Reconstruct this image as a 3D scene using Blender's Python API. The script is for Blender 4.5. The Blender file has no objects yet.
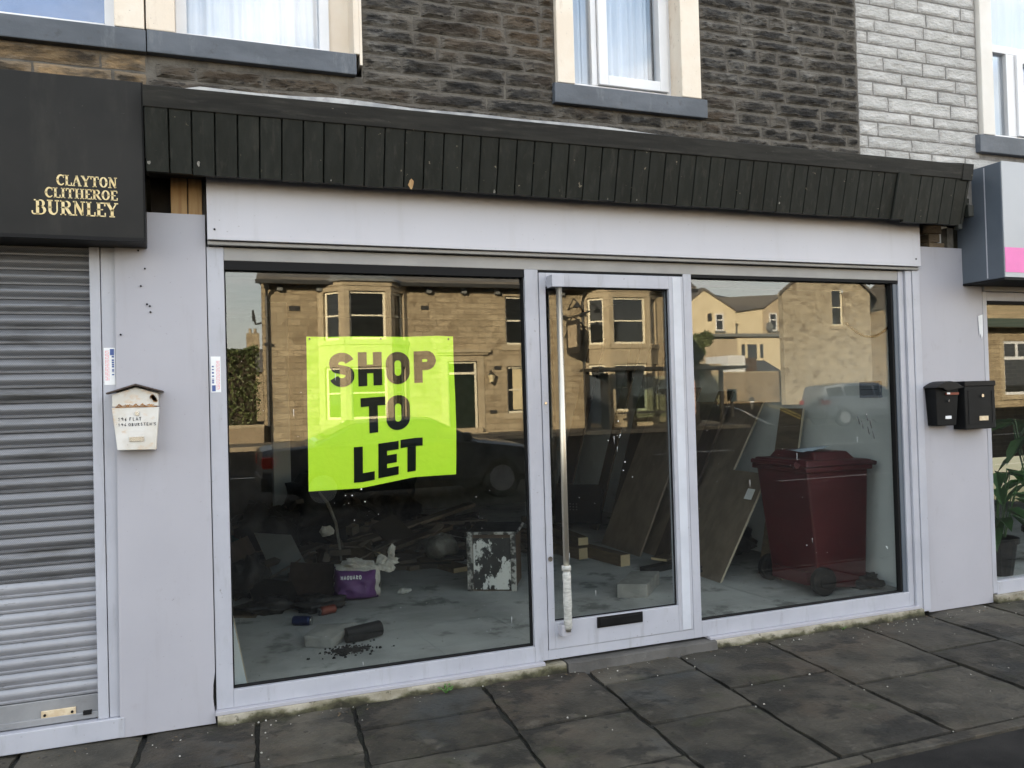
# Empty shop front with a "shop to let" poster; the sunlit street opposite is real
# geometry behind the camera and is seen only as reflections in the glass.
import bpy, bmesh, math, random
from mathutils import Vector, Matrix, noise
random.seed(11)
rad = math.radians
scene = bpy.context.scene
col = scene.collection
RM = {}                                    # world matrix of the root of every object

# ------------------------------------------------------------------ materials
class NT:
    def __init__(s, name):
        s.m = bpy.data.materials.new(name); s.m.use_nodes = True
        s.t = s.m.node_tree; s.t.nodes.clear()
        s.out = s.n('ShaderNodeOutputMaterial'); s.tc = s.n('ShaderNodeTexCoord')
    def n(s, typ): return s.t.nodes.new(typ)
    def l(s, a, b): s.t.links.new(a, b)
    def math(s, op, a, b=0.0, clamp=False):
        x = s.t.nodes.new('ShaderNodeMath'); x.operation = op; x.use_clamp = clamp
        for i, v in enumerate((a, b)):
            if isinstance(v, (int, float)): x.inputs[i].default_value = v
            else: s.l(v, x.inputs[i])
        return x.outputs[0]
    def mix(s, f, a, b):
        x = s.t.nodes.new('ShaderNodeMix'); x.data_type = 'RGBA'
        for i, v in ((0, f), (6, a), (7, b)):
            if isinstance(v, (int, float)): x.inputs[i].default_value = v
            elif isinstance(v, tuple): x.inputs[i].default_value = (*v, 1)
            else: s.l(v, x.inputs[i])
        return x.outputs[2]
    def coords(s, stretch=(1, 1, 1), swap=False):
        o = s.tc.outputs['Object']
        if swap:
            sp = s.t.nodes.new('ShaderNodeSeparateXYZ'); s.l(o, sp.inputs[0])
            cb = s.t.nodes.new('ShaderNodeCombineXYZ')
            s.l(s.math('ADD', sp.outputs[0], sp.outputs[1]), cb.inputs[0]); s.l(sp.outputs[2], cb.inputs[1]); o = cb.outputs[0]
        mp = s.t.nodes.new('ShaderNodeMapping'); mp.inputs['Scale'].default_value = stretch
        s.l(o, mp.inputs[0]); return mp.outputs[0]
    def noise(s, v, scale, detail=6, rough=.6, dist=0):
        x = s.t.nodes.new('ShaderNodeTexNoise'); s.l(v, x.inputs['Vector'])
        x.inputs['Scale'].default_value = scale; x.inputs['Detail'].default_value = detail
        x.inputs['Roughness'].default_value = rough; x.inputs['Distortion'].default_value = dist
        return x.outputs['Fac']
    def step(s, f, lo, hi):
        x = s.t.nodes.new('ShaderNodeMapRange'); x.interpolation_type = 'SMOOTHSTEP'
        s.l(f, x.inputs[0]); x.inputs[1].default_value = lo; x.inputs[2].default_value = hi
        return x.outputs[0]
    def bump(s, h, strength, dist=.01, normal=None):
        x = s.t.nodes.new('ShaderNodeBump'); x.inputs['Strength'].default_value = strength
        x.inputs['Distance'].default_value = dist; s.l(h, x.inputs['Height'])
        if normal is not None: s.l(normal, x.inputs['Normal'])
        return x.outputs[0]
    def bsdf(s, color, rough=.6, metal=0., normal=None, spec=.5):
        b = s.t.nodes.new('ShaderNodeBsdfPrincipled')
        for k, v in (('Base Color', color), ('Roughness', rough), ('Metallic', metal), ('Specular IOR Level', spec)):
            if isinstance(v, tuple): b.inputs[k].default_value = (*v, 1)
            elif isinstance(v, (int, float)): b.inputs[k].default_value = v
            else: s.l(v, b.inputs[k])
        if normal is not None: s.l(normal, b.inputs['Normal'])
        s.b = b; s.l(b.outputs[0], s.out.inputs[0]); return b

def surf(name, c1, c2=None, scale=5, rough=.6, rvar=0., bump=0., bscale=80, bdist=.004, metal=0., stretch=(1, 1, 1),
         lo=.35, hi=.65, island=0., dirts=(), spec=.5):
    """noise-mixed colour, any number of dirt layers (colour, scale, lo, hi, amount, stretch), optional bump"""
    k = NT(name); v = k.coords(stretch)
    c2 = c2 or tuple(x * .88 for x in c1)
    c = k.mix(k.step(k.noise(v, scale), lo, hi), c1, c2)
    if island:
        g = k.t.nodes.new('ShaderNodeNewGeometry')
        h = k.t.nodes.new('ShaderNodeHueSaturation'); k.l(c, h.inputs['Color'])
        k.l(k.math('ADD', k.math('MULTIPLY', g.outputs['Random Per Island'], 2 * island), 1 - island), h.inputs['Value'])
        c = h.outputs[0]
    for (dc, ds, dl, dh, da, dst) in dirts:
        f = k.math('MULTIPLY', k.step(k.noise(k.coords(dst), ds, 8, .65), dl, dh), da)
        c = k.mix(f, c, dc)
    r = rough
    if rvar: r = k.math('ADD', k.math('MULTIPLY', k.noise(k.coords(), scale * 1.7), rvar), rough - rvar / 2, True)
    nrm = k.bump(k.noise(k.coords(), bscale, 5), bump, bdist) if bump else None
    k.bsdf(c, r, metal, nrm, spec)
    return k.m

ONE = (1, 1, 1)
M = {}
M['panel'] = surf('grey_panel', (.375, .373, .410), (.352, .35, .387), 1.5, .45, .1, .05, 300, .001,
                  dirts=[((.25, .245, .24), 2.6, .54, .74, .24, (3, 3, .35)), ((.2, .19, .17), 9, .61, .72, .16, (1, 1, .6)), ((.13, .12, .11), 70, .665, .70, .6, ONE)])
M['frame'] = surf('grey_aluminium', (.405, .415, .462), (.362, .371, .416), 3, .36, .12, .03, 300, .001,
                  dirts=[((.22, .22, .22), 5, .52, .72, .35, (4, 4, .7)), ((.16, .15, .13), 45, .655, .70, .6, ONE)])
M['fascia_lifted'] = surf('panel_grey_lightened', (.50, .498, .535), (.475, .473, .51), 1.2, .45, .1, .05, 300, .001,
                  dirts=[((.32, .31, .30), 2.4, .54, .74, .22, (3, 3, .35)), ((.15, .14, .13), 70, .67, .70, .6, ONE)])  # panel grey, lightened in colour to offset the shade under the boards
M['edge_highlight'] = surf('door_edge_highlight', (.53, .555, .61), None, 4, .3)  # door edge highlight as a colour paler than the frame
M['header'] = surf('weathered_header', (.27, .262, .25), (.32, .31, .295), 3, .5, .1, dirts=[((.2, .19, .17), 6, .55, .8, .4, (1, 4, 4))])
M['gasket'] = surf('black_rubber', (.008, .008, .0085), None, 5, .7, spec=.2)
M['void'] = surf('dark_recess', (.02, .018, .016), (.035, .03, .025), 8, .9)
M['wood_black'] = surf('black_painted_boards', (.010, .0118, .0098), (.016, .018, .0155), 4, .5, .2, .25, 60, .003, stretch=(6, 6, .7), island=.10, spec=.2,
                       dirts=[((.04, .038, .032), 9, .52, .7, .5, (4, 4, .5)), ((.22, .19, .14), 26, .675, .69, .85, ONE)])
M['wood_trim'] = surf('black_painted_trim', (.0115, .0115, .0102), (.022, .0215, .0185), 5, .6, .15, .3, 50, .003, stretch=(.6, 6, 6), spec=.2,
                      dirts=[((.06, .056, .048), 7, .54, .72, .5, (.5, 5, 5)), ((.2, .18, .14), 30, .68, .7, .7, ONE)])
M['pine'] = surf('bare_pine', (.33, .19, .08), (.42, .27, .12), 7, .7, 0, .2, 40, stretch=(8, 8, .6))
M['flashing'] = surf('lead_flashing', (.20, .205, .21), (.36, .36, .35), 9, .6, .2, .5, 40, .006, dirts=[((.12, .12, .12), 14, .55, .7, .6, ONE)])
def stone_mat(name, dark, mid, edge, scale, stretch, island, edge_amt, speck=None, bloom=None):
    """rock-faced stone: sooty or painted face, paler smeared mortar towards the arrises"""
    k = NT(name); v = k.coords(stretch); n1 = k.noise(v, scale, 8, .62)
    c = k.mix(k.step(n1, .40, .66), dark, mid)
    g = k.t.nodes.new('ShaderNodeNewGeometry'); h = k.t.nodes.new('ShaderNodeHueSaturation'); k.l(c, h.inputs['Color'])
    k.l(k.math('ADD', k.math('MULTIPLY', g.outputs['Random Per Island'], 2 * island), 1 - island), h.inputs['Value']); c = h.outputs[0]
    if bloom: c = k.mix(k.math('MULTIPLY', k.step(k.noise(k.coords((.6, .6, 1.2)), .9, 3), .50, .66), .55), c, (.13, .088, .05))
    if bloom: c = k.mix(k.math('MULTIPLY', k.math('MULTIPLY', k.step(k.noise(k.coords(), 1.5, 4), .52, .68), k.step(k.noise(k.coords((.7, .7, 2.2)), 14, 7), .42, .62)), .8), c, bloom)
    at_ = k.t.nodes.new('ShaderNodeAttribute'); at_.attribute_name = 'face_mid'
    e = k.math('ADD', k.math('SUBTRACT', 1., at_.outputs['Fac']), k.math('MULTIPLY', k.math('SUBTRACT', k.noise(k.coords((.8, .8, 2.4)), 17, 6), .5), 2.4))
    c = k.mix(k.math('MULTIPLY', k.step(e, .25, .85), edge_amt), c, edge)
    if speck: c = k.mix(k.math('MULTIPLY', k.step(k.noise(k.coords((.6, .6, 2)), 30, 6), .56, .64), .8), c, speck)
    k.bsdf(c, .88, 0, k.bump(k.noise(k.coords((.8, .8, 1.6)), 60, 6), .9, .010), .3); return k.m
M['stone_black'] = stone_mat('soot_black_stone', (.014, .0135, .013), (.075, .067, .056), (.135, .123, .105), 8, (.55, .55, 1.9), .5, .6, (.010, .0095, .009), (.24, .23, .21))
M['stone_brown'] = stone_mat('sooty_brown_stone', (.045, .037, .028), (.27, .185, .10), (.20, .16, .115), 7, (.6, .6, 2), .35, .6)
M['stone_white'] = stone_mat('whitewashed_stone', (.42, .416, .40), (.51, .503, .488), (.25, .24, .225), 7, (.7, .7, 1.6), .08, .45, (.40, .39, .375))
M['mortar'] = surf('sooty_mortar', (.07, .063, .053), (.13, .118, .10), 12, .9, 0, .6, 90, .006)
M['mortar_white'] = surf('limewashed_mortar', (.13, .124, .115), (.2, .19, .178), 12, .9, 0, .6, 90, .006)
M['jamb'] = surf('cream_painted_stone', (.70, .61, .50), (.74, .67, .57), 4, .6, .1, .25, 50, .004,
                 dirts=[((.42, .31, .22), 12, .56, .70, .5, (1, 1, .4)), ((.2, .17, .14), 40, .66, .69, .7, ONE)])
M['jamb_white'] = surf('white_painted_stone', (.66, .63, .58), (.70, .68, .64), 4, .6, .1, .25, 50, .004)
M['sill'] = surf('slate_painted_sill', (.055, .065, .08), (.085, .097, .117), 4, .55, .2, .3, 50, .004, stretch=(.7, 2, 2),
                 dirts=[((.22, .235, .25), 7, .56, .72, .5, (1, 1, .3)), ((.03, .03, .03), 14, .58, .7, .5, ONE)])
M['upvc'] = surf('white_upvc', (.74, .745, .76), (.69, .695, .71), 3, .3)
M['curtain'] = surf('net_curtain', (.88, .89, .92), (.82, .84, .88), 6, .9, stretch=(5, 5, .3))
M['sky_tint'] = surf('blue_sky_tint', (.13, .20, .42), (.10, .16, .36), 6, .8)  # reflected sky put in as a flat blue
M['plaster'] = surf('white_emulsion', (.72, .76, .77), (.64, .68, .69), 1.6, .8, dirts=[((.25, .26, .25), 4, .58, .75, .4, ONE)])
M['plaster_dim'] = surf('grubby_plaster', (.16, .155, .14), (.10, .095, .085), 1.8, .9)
M['concrete'] = surf('dusty_concrete', (.42, .42, .40), (.26, .262, .25), 1.3, .8, .2, .4, 90, .003,
                     dirts=[((.46, .46, .44), 2.1, .55, .75, .5, (1, 2, 1)), ((.04, .04, .038), 3.4, .54, .66, .6, ONE), ((.42, .42, .4), 60, .65, .68, .7, ONE)])
k = NT('mossy_white_plinth'); v = k.coords(); sp0 = k.t.nodes.new('ShaderNodeSeparateXYZ'); k.l(v, sp0.inputs[0])
c = k.mix(k.step(k.noise(v, 7, 7), .4, .65), (.34, .315, .255), (.21, .19, .14))
h = k.math('ADD', k.math('MULTIPLY', sp0.outputs[2], -24.), k.math('MULTIPLY', k.math('SUBTRACT', k.noise(k.coords((1, 1, 1.6)), 6, 8), .5), 3.2))
c = k.mix(k.math('MULTIPLY', k.step(h, -1.0, -.25), .9), c, (.060, .058, .026)); c = k.mix(k.math('MULTIPLY', k.step(h, -.5, .1), .9), c, (.016, .015, .010))
c = k.mix(k.math('MULTIPLY', k.step(k.noise(v, 26, 6), .58, .66), .7), c, (.05, .045, .03)); k.bsdf(c, .85, 0, k.bump(k.noise(v, 55, 6), .7, .008), .25); M['plinth'] = k.m
M['doorstep'] = surf('dark_stone_step', (.05, .048, .044), (.08, .076, .07), 6, .8, 0, .5, 60, .008, dirts=[((.22, .215, .2), 10, .6, .8, .5, ONE)])
M['flag'] = surf('york_stone_flags', (.030, .028, .0225), (.064, .058, .046), 3.2, .66, .3, .9, 38, .008, island=.34, spec=.25,
                 dirts=[((.075, .058, .042), .9, .52, .66, .5, (1, 1.3, 1)), ((.045, .05, .05), 1.1, .55, .68, .6, (1.2, 1, 1.5)), ((.012, .012, .011), 1.9, .535, .60, .7, (1, 1.4, 1)), ((.11, .10, .082), 6, .575, .70, .5, ONE), ((.010, .010, .009), 13, .625, .655, .7, ONE), ((.030, .035, .016), 4, .56, .70, .5, ONE), ((.16, .15, .13), 75, .655, .68, .5, ONE)])
M['joint'] = surf('mossy_joint_dirt', (.004, .0038, .003), (.009, .010, .005), 20, .95, 0, .8, 120, .01)
M['tarmac'] = surf('tarmac', (.018, .0175, .017), (.03, .029, .0275), 3, .85, .1, .8, 160, .006, dirts=[((.01, .01, .01), .5, .5, .7, .6, ONE), ((.07, .068, .063), 90, .65, .69, .6, ONE)], spec=.08)
M['footway'] = surf('far_footway_paving', (.12, .105, .085), (.17, .15, .12), 2, .85)
M['kerb'] = surf('sandstone_kerb', (.30, .245, .17), (.38, .31, .22), 3, .85)
M['lane_paint'] = surf('worn_white_lane_paint', (.55, .54, .50), (.36, .35, .33), 6, .7)
M['yellow_paint'] = surf('worn_yellow_lane_paint', (.55, .40, .07), (.4, .3, .07), 6, .7)
M['soil'] = surf('far_ground', (.06, .065, .03), (.09, .08, .05), .2, .95)
M['gold'] = surf('pale_gold_vinyl', (.62, .47, .21), (.68, .56, .3), 20, .4)
M['sign_black'] = surf('charcoal_sign_board', (.012, .0118, .0108), (.017, .0163, .0148), 2, .55, .15, .04, 200, .001, spec=.2,
                       dirts=[((.035, .033, .028), 3, .50, .7, .5, (2, 2, .5)), ((.16, .15, .13), 50, .68, .70, .6, ONE)])
M['sign_grey'] = surf('slate_grey_sign_side', (.092, .11, .136), (.078, .096, .12), 3, .45, .1)
M['sign_pale'] = surf('pale_sign_face', (.37, .385, .41), (.345, .36, .385), 2, .4)
M['pink'] = surf('pink_vinyl', (.72, .14, .42), None, 3, .4)
M['steel'] = surf('brushed_steel', (.56, .52, .44), (.48, .45, .38), 30, .36, .1, 0, metal=.85, stretch=(1, 1, .05))
M['tape'] = surf('grey_wrapping_tape', (.32, .32, .3), (.5, .5, .47), 25, .6, 0, .5, 60, .004, stretch=(1, 1, 3))
M['chrome'] = surf('dull_chrome', (.6, .6, .6), None, 5, .25, metal=1.)
M['black_plastic'] = surf('black_plastic', (.006, .006, .0065), (.009, .009, .0095), 4, .45, .15, spec=.15)
M['black_tin'] = surf('black_powder_coat', (.006, .0065, .007), (.010, .0105, .011), 6, .5, .15, .15, 150, .001, spec=.12)
M['rust_white'] = surf('rusting_white_tin', (.64, .63, .60), (.56, .53, .47), 9, .4, .1, 0,
                       dirts=[((.55, .33, .14), 14, .54, .72, .6, (1, 1, 1.5)), ((.12, .05, .018), 34, .66, .71, .85, ONE)])
M['rust'] = surf('flaking_rust', (.16, .065, .022), (.42, .24, .11), 30, .85, 0, .8, 90, .004)
M['roof_dark'] = surf('rusted_dark_tin', (.022, .016, .015), (.06, .032, .02), 20, .6, .1)
M['paper'] = surf('white_paper', (.78, .79, .80), (.68, .69, .7), 8, .7)
M['paper_blue'] = surf('pale_blue_paper', (.42, .53, .64), (.55, .62, .69), 8, .6)
M['print_blue'] = surf('navy_print', (.06, .10, .28), None, 5, .6)
M['print_pink'] = surf('pale_red_print', (.80, .42, .45), None, 5, .6)
M['ink'] = surf('marker_ink', (.025, .025, .03), None, 5, .6)
M['brass'] = surf('tarnished_plate', (.55, .43, .28), (.66, .56, .40), 30, .5, 0, 0, metal=.2)
M['neon'] = surf('fluorescent_yellow_card', (.66, .98, .05), (.61, .96, .045), 4, .6, 0, .35, 7, .02, spec=.15)
M['ink_green'] = surf('black_print', (.006, .008, .005), None, 5, .6, spec=.08)
M['bin'] = surf('maroon_bin_plastic', (.072, .0085, .0115), (.056, .007, .0095), 3, .5, .1, .1, 120, .002, dirts=[((.12, .07, .065), 5, .6, .8, .4, (1, 1, .5))])
M['rubber'] = surf('tyre_rubber', (.009, .009, .009), None, 8, .8, spec=.15)
M['board_brown'] = surf('brown_sheet_board', (.19, .15, .112), (.14, .11, .082), 3, .65, .1, stretch=(3, 3, .8))
M['board_edge'] = surf('raw_board_edge', (.42, .36, .27), None, 9, .8)
M['board_dark'] = surf('dark_stained_board', (.045, .032, .025), (.065, .047, .036), 3, .5, stretch=(5, 5, .6))
M['board_grey'] = surf('grey_plasterboard', (.26, .27, .265), (.2, .21, .205), 3, .7)
M['timber'] = surf('old_timber', (.12, .088, .055), (.08, .057, .036), 6, .8, 0, .3, 50, stretch=(5, .6, 5))
M['timber_end'] = surf('fresh_sawn_end', (.44, .35, .21), None, 9, .8)
M['bag_black'] = surf('black_polythene', (.014, .014, .015), (.03, .029, .028), 5, .55, .2, .6, 30, .02, spec=.3)
M['bag_grey'] = surf('grubby_clear_polythene', (.20, .19, .165), (.13, .12, .10), 9, .4, 0, .8, 40, .02)
M['bag_purple'] = surf('purple_plaster_bag', (.115, .04, .16), (.09, .03, .13), 8, .55, 0, .5, 30, .01, dirts=[((.4, .36, .42), 9, .64, .75, .6, ONE)])
M['bag_white'] = surf('crumpled_white_paper', (.62, .60, .55), (.42, .4, .36), 9, .8, 0, .7, 30, .02)
M['block'] = surf('concrete_block', (.27, .265, .245), (.2, .196, .18), 9, .9, 0, .7, 80, .006)
M['splash'] = surf('black_panel_with_plaster', (.016, .016, .016), (.03, .03, .03), 6, .6, 0, .4, 60,
                   dirts=[((.66, .66, .64), 4.6, .515, .55, .95, (1.3, 1, .8)), ((.45, .45, .43), 30, .62, .66, .9, ONE)])
M['splash_edge'] = surf('plaster_caked_edge', (.40, .39, .37), (.045, .043, .04), 14, .85, 0, .7, 60, .006, lo=.42, hi=.56)
M['brown_side'] = surf('brown_box_side', (.10, .06, .036), (.07, .045, .03), 6, .7)
M['can_blue'] = surf('blue_tin', (.015, .03, .11), None, 6, .3, metal=.6)
M['can_red'] = surf('red_tin', (.17, .04, .025), None, 6, .35, metal=.3)
M['label_teal'] = surf('teal_label', (.03, .22, .25), None, 6, .5)
M['tub_white'] = surf('dirty_white_bucket', (.44, .44, .41), (.3, .3, .28), 6, .6)
M['leaf'] = surf('pot_plant_leaf', (.035, .085, .025), (.05, .12, .035), 9, .45)
M['weed'] = surf('weed_leaf', (.06, .16, .025), None, 9, .6)
M['grit'] = surf('pale_grit', (.42, .41, .37), (.24, .23, .2), 30, .8)
M['dead_leaf'] = surf('dead_leaves', (.09, .06, .03), (.13, .10, .06), 20, .8)
# the street opposite
M['hedge'] = surf('hedge_leaf', (.055, .075, .022), (.12, .145, .05), 2.2, .55, island=.45)
M['slate'] = surf('slate_roof', (.11, .10, .092), (.16, .145, .125), 3, .7, 0, .3, 12, .03, stretch=(.6, 3, 3))
M['slate_dark'] = surf('dark_slate_roof', (.06, .06, .065), (.09, .09, .095), 3, .7)
M['lead'] = surf('grey_lead_roof', (.20, .205, .20), (.15, .155, .15), 3, .6)
M['iron'] = surf('black_painted_iron', (.022, .022, .022), (.04, .038, .034), 6, .5)
M['sash'] = surf('cream_sash_paint', (.80, .74, .58), (.76, .70, .54), 3, .5)
M['ashlar'] = surf('dressed_sandstone', (.43, .355, .24), (.36, .295, .2), 2.5, .85, 0, .3, 30, .01)
M['render_cream'] = surf('cream_render', (.72, .62, .43), (.66, .56, .38), 1.2, .9)
M['render_beige'] = surf('beige_render', (.50, .41, .29), (.42, .34, .235), 1.2, .9)
M['blind'] = surf('cream_roller_blind', (.68, .58, .36), None, 3, .8)
M['door_green'] = surf('dark_green_door_paint', (.014, .022, .016), None, 4, .35)
M['car_paint'] = surf('slate_blue_car_paint', (.045, .052, .064), None, 2, .25, spec=.4)
M['car_silver'] = surf('silver_car_paint', (.26, .28, .31), None, 2, .25, metal=.2)
M['car_black'] = surf('car_trim', (.015, .015, .016), None, 2, .5)
M['tail_red'] = surf('tail_light_red', (.42, .035, .025), None, 3, .2)
M['lamp_clear'] = surf('lamp_lens', (.7, .72, .74), None, 3, .15)
M['alloy'] = surf('alloy_wheel', (.6, .6, .61), None, 3, .3, metal=.7)
M['bark'] = surf('bark', (.06, .045, .03), None, 8, .9)
M['fence'] = surf('brown_fence_boards', (.11, .065, .04), (.08, .05, .03), 5, .85)
M['poster'] = surf('pale_advert', (.7, .66, .6), (.5, .3, .28), 1.2, .4)
M['cabinet_green'] = surf('green_street_cabinet', (.06, .085, .07), None, 4, .5)
M['terracotta'] = surf('terracotta', (.32, .14, .07), None, 6, .8)

def masonry(name, c1, c2, mortar, bw=.45, rh=.19, ms=.008, dirt=None):
    k = NT(name); v = k.coords(ONE, True)
    b = k.t.nodes.new('ShaderNodeTexBrick'); k.l(v, b.inputs['Vector'])
    for a, x in (('Color1', (*c1, 1)), ('Color2', (*c2, 1)), ('Mortar', (*mortar, 1)), ('Scale', 1.), ('Mortar Size', ms), ('Bias', 0.), ('Brick Width', bw), ('Row Height', rh)): b.inputs[a].default_value = x
    f = k.step(k.noise(k.coords(), 1.7, 6), .35, .7)
    c = k.mix(k.math('MULTIPLY', f, .55), b.outputs[0], tuple(x * .72 for x in c1))
    if dirt: c = k.mix(k.math('MULTIPLY', k.step(k.noise(k.coords((1, 1, 1.6)), 1.7, 6), .53, .62), .65), c, dirt)
    h = k.math('ADD', k.math('MULTIPLY', b.outputs['Fac'], -.6), k.math('MULTIPLY', k.noise(k.coords(), 9, 6), .6))
    k.bsdf(c, .88, 0, k.bump(h, .6, .02)); return k.m
M['pub_stone'] = masonry('sandstone_coursed', (.45, .365, .24), (.30, .235, .15), (.22, .17, .11), .5, .2, .014, (.20, .15, .095))
M['gable_stone'] = masonry('pale_coursed_stone', (.48, .415, .305), (.29, .24, .17), (.42, .36, .26), .42, .17, .012, (.16, .12, .08))
M['lane_stone'] = masonry('lane_wall_stone', (.36, .28, .185), (.28, .21, .135), (.3, .25, .18), .4, .16, .012, (.14, .11, .075))
M['terrace_stone'] = masonry('plain_terrace_stone', (.07, .06, .05), (.13, .11, .085), (.13, .115, .095), .26, .078, .006)

def pane_mat(name, f0, tint=(.93, .95, .95), wave=.0):
    """sheet glass: see-through, with an angle-dependent mirror reflection"""
    k = NT(name); g = k.t.nodes.new('ShaderNodeNewGeometry')
    d = k.t.nodes.new('ShaderNodeVectorMath'); d.operation = 'DOT_PRODUCT'
    k.l(g.outputs['Incoming'], d.inputs[0]); k.l(g.outputs['True Normal'], d.inputs[1])
    a = k.math('SUBTRACT', 1., k.math('ABSOLUTE', d.outputs['Value']))
    fr = k.math('ADD', k.math('MULTIPLY', k.math('POWER', a, 5.), 1 - f0), f0, True)
    t = k.t.nodes.new('ShaderNodeBsdfTransparent'); t.inputs[0].default_value = (*tint, 1)
    s = k.t.nodes.new('ShaderNodeBsdfGlossy'); s.inputs['Roughness'].default_value = 0.0
    if wave: k.l(k.bump(k.noise(k.coords(), 1.3, 1), wave, .01), s.inputs['Normal'])
    m = k.t.nodes.new('ShaderNodeMixShader'); k.l(fr, m.inputs[0]); k.l(t.outputs[0], m.inputs[1]); k.l(s.outputs[0], m.inputs[2])
    k.l(m.outputs[0], k.out.inputs[0]); return k.m
M['glass'] = pane_mat('shop_glass', .068, (.93, .95, .94), .012)
M['glass_up'] = pane_mat('upstairs_glass', .12, (.93, .95, .97))
M['glass_far'] = surf('dark_window_glass', (.02, .022, .022), None, 3, .03, spec=.9)
M['glass_shelter'] = pane_mat('shelter_glass', .05, (.8, .86, .84))

# ------------------------------------------------------------------ mesh builder
class MB:
    def __init__(s, mat=None): s.v = []; s.f = []; s.attr = {}; s.M = mat or Matrix.Identity(4)
    def add(s, vs, fs):
        b = len(s.v); s.v += [s.M @ Vector(p) for p in vs]; s.f += [tuple(b + i for i in f) for f in fs]; return s
    def box(s, x0, x1, y0, y1, z0, z1):
        x0, x1 = sorted((x0, x1)); y0, y1 = sorted((y0, y1)); z0, z1 = sorted((z0, z1))
        return s.add([(x, y, z) for x in (x0, x1) for y in (y0, y1) for z in (z0, z1)],
                     [(0, 1, 3, 2), (4, 6, 7, 5), (0, 4, 5, 1), (2, 3, 7, 6), (0, 2, 6, 4), (1, 5, 7, 3)])
    def hexa(s, b, t):                      # 4 bottom points, 4 top points (same winding)
        return s.add(list(b) + list(t), [(3, 2, 1, 0), (4, 5, 6, 7)] + [(i, (i + 1) % 4, 4 + (i + 1) % 4, 4 + i) for i in range(4)])
    def quad(s, *p): return s.add(p, [tuple(range(len(p)))])
    def prism(s, poly, axis, a, b):         # poly in the other two axes, extruded a..b along axis
        n = len(poly)
        def mk(p, w):
            q = list(p); q.insert(axis, w); return tuple(q)
        return s.add([mk(p, a) for p in poly] + [mk(p, b) for p in poly],
                     [tuple(range(n))[::-1], tuple(range(n, 2 * n))] + [(i, (i + 1) % n, n + (i + 1) % n, n + i) for i in range(n)])
    def tube(s, pts, r, n=8, cap=True):
        pts = [Vector(p) for p in pts]; rs = r if isinstance(r, (list, tuple)) else [r] * len(pts); vs = []; fs = []
        for i, p in enumerate(pts):
            d = (pts[min(i + 1, len(pts) - 1)] - pts[max(i - 1, 0)]).normalized()
            a = d.cross(Vector((0, 0, 1)) if abs(d.z) < .9 else Vector((1, 0, 0))).normalized(); c = d.cross(a)
            vs += [p + (a * math.cos(t) + c * math.sin(t)) * rs[i] for t in (2 * math.pi * k / n for k in range(n))]
        for i in range(len(pts) - 1):
            for k in range(n): fs.append((i * n + k, i * n + (k + 1) % n, (i + 1) * n + (k + 1) % n, (i + 1) * n + k))
        if cap: fs += [tuple(range(n))[::-1], tuple(range((len(pts) - 1) * n, len(pts) * n))]
        return s.add(vs, fs)
    def lathe(s, c, prof, n=20):            # profile of (r, z) round a vertical axis
        return s.tube([(c[0], c[1], c[2] + z) for r, z in prof], [max(r, 1e-4) for r, z in prof], n)
    def build(s, name, mat, parent=None, bevel=0., smooth=False, seg=2):
        inv = RM[parent].inverted() if parent else None
        me = bpy.data.meshes.new(name)
        me.from_pydata([tuple(inv @ p) if inv else tuple(p) for p in s.v], [], s.f)
        bm = bmesh.new(); bm.from_mesh(me); bmesh.ops.recalc_face_normals(bm, faces=bm.faces)
        if bevel:
            bmesh.ops.bevel(bm, geom=[e for e in bm.edges if len(e.link_faces) == 2 and e.calc_face_angle(0) > .5], offset=bevel, segments=seg, affect='EDGES', profile=.6)
        bm.to_mesh(me); bm.free()
        if s.attr and len(me.vertices) == len(s.v):
            at = me.attributes.new('face_mid', 'FLOAT', 'POINT')
            for i, val in s.attr.items(): at.data[i].value = val
        if smooth:
            for p in me.polygons: p.use_smooth = True
        me.materials.append(M[mat] if isinstance(mat, str) else mat)
        o = bpy.data.objects.new(name, me); col.objects.link(o)
        if parent: o.parent = parent; RM[o] = RM[parent]
        else: RM[o] = Matrix.Identity(4)
        return o

def build_each(mb, name, mat, parent, bevel=0., smooth=False):
    """one object per loose piece of the builder"""
    par = list(range(len(mb.v)))
    def find(i):
        while par[i] != i: par[i] = par[par[i]]; i = par[i]
        return i
    for f in mb.f:
        for q in f[1:]: par[find(q)] = find(f[0])
    gs = {}
    for f in mb.f: gs.setdefault(find(f[0]), []).append(f)
    out = []
    for fs in gs.values():
        m = MB(); ids = sorted({i for f in fs for i in f}); ix = {i: k for k, i in enumerate(ids)}
        m.v = [mb.v[i] for i in ids]; m.f = [tuple(ix[i] for i in f) for f in fs]; out.append(m.build(name, mat, parent, bevel, smooth))
    return out

def thing(name, label, cat, loc=(0, 0, 0), rz=0., group=None):
    o = bpy.data.objects.new(name, None); o.empty_display_size = .1; col.objects.link(o)
    o.location = loc; o.rotation_euler = (0, 0, rz); o['label'] = label; o['category'] = cat
    if group: o['group'] = group
    RM[o] = Matrix.Translation(loc) @ Matrix.Rotation(rz, 4, 'Z'); return o
def tag(o, label, cat, group=None):
    """a thing made of one mesh: move its origin to its middle and describe it"""
    vs = [v.co for v in o.data.vertices]
    c = Vector(((min(v.x for v in vs) + max(v.x for v in vs)) / 2, (min(v.y for v in vs) + max(v.y for v in vs)) / 2, min(v.z for v in vs)))
    o.data.transform(Matrix.Translation(-c)); o.location = c
    o['label'] = label; o['category'] = cat
    if group: o['group'] = group
    return o
def struct(o, kind='structure'): o['kind'] = kind; return o

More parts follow.
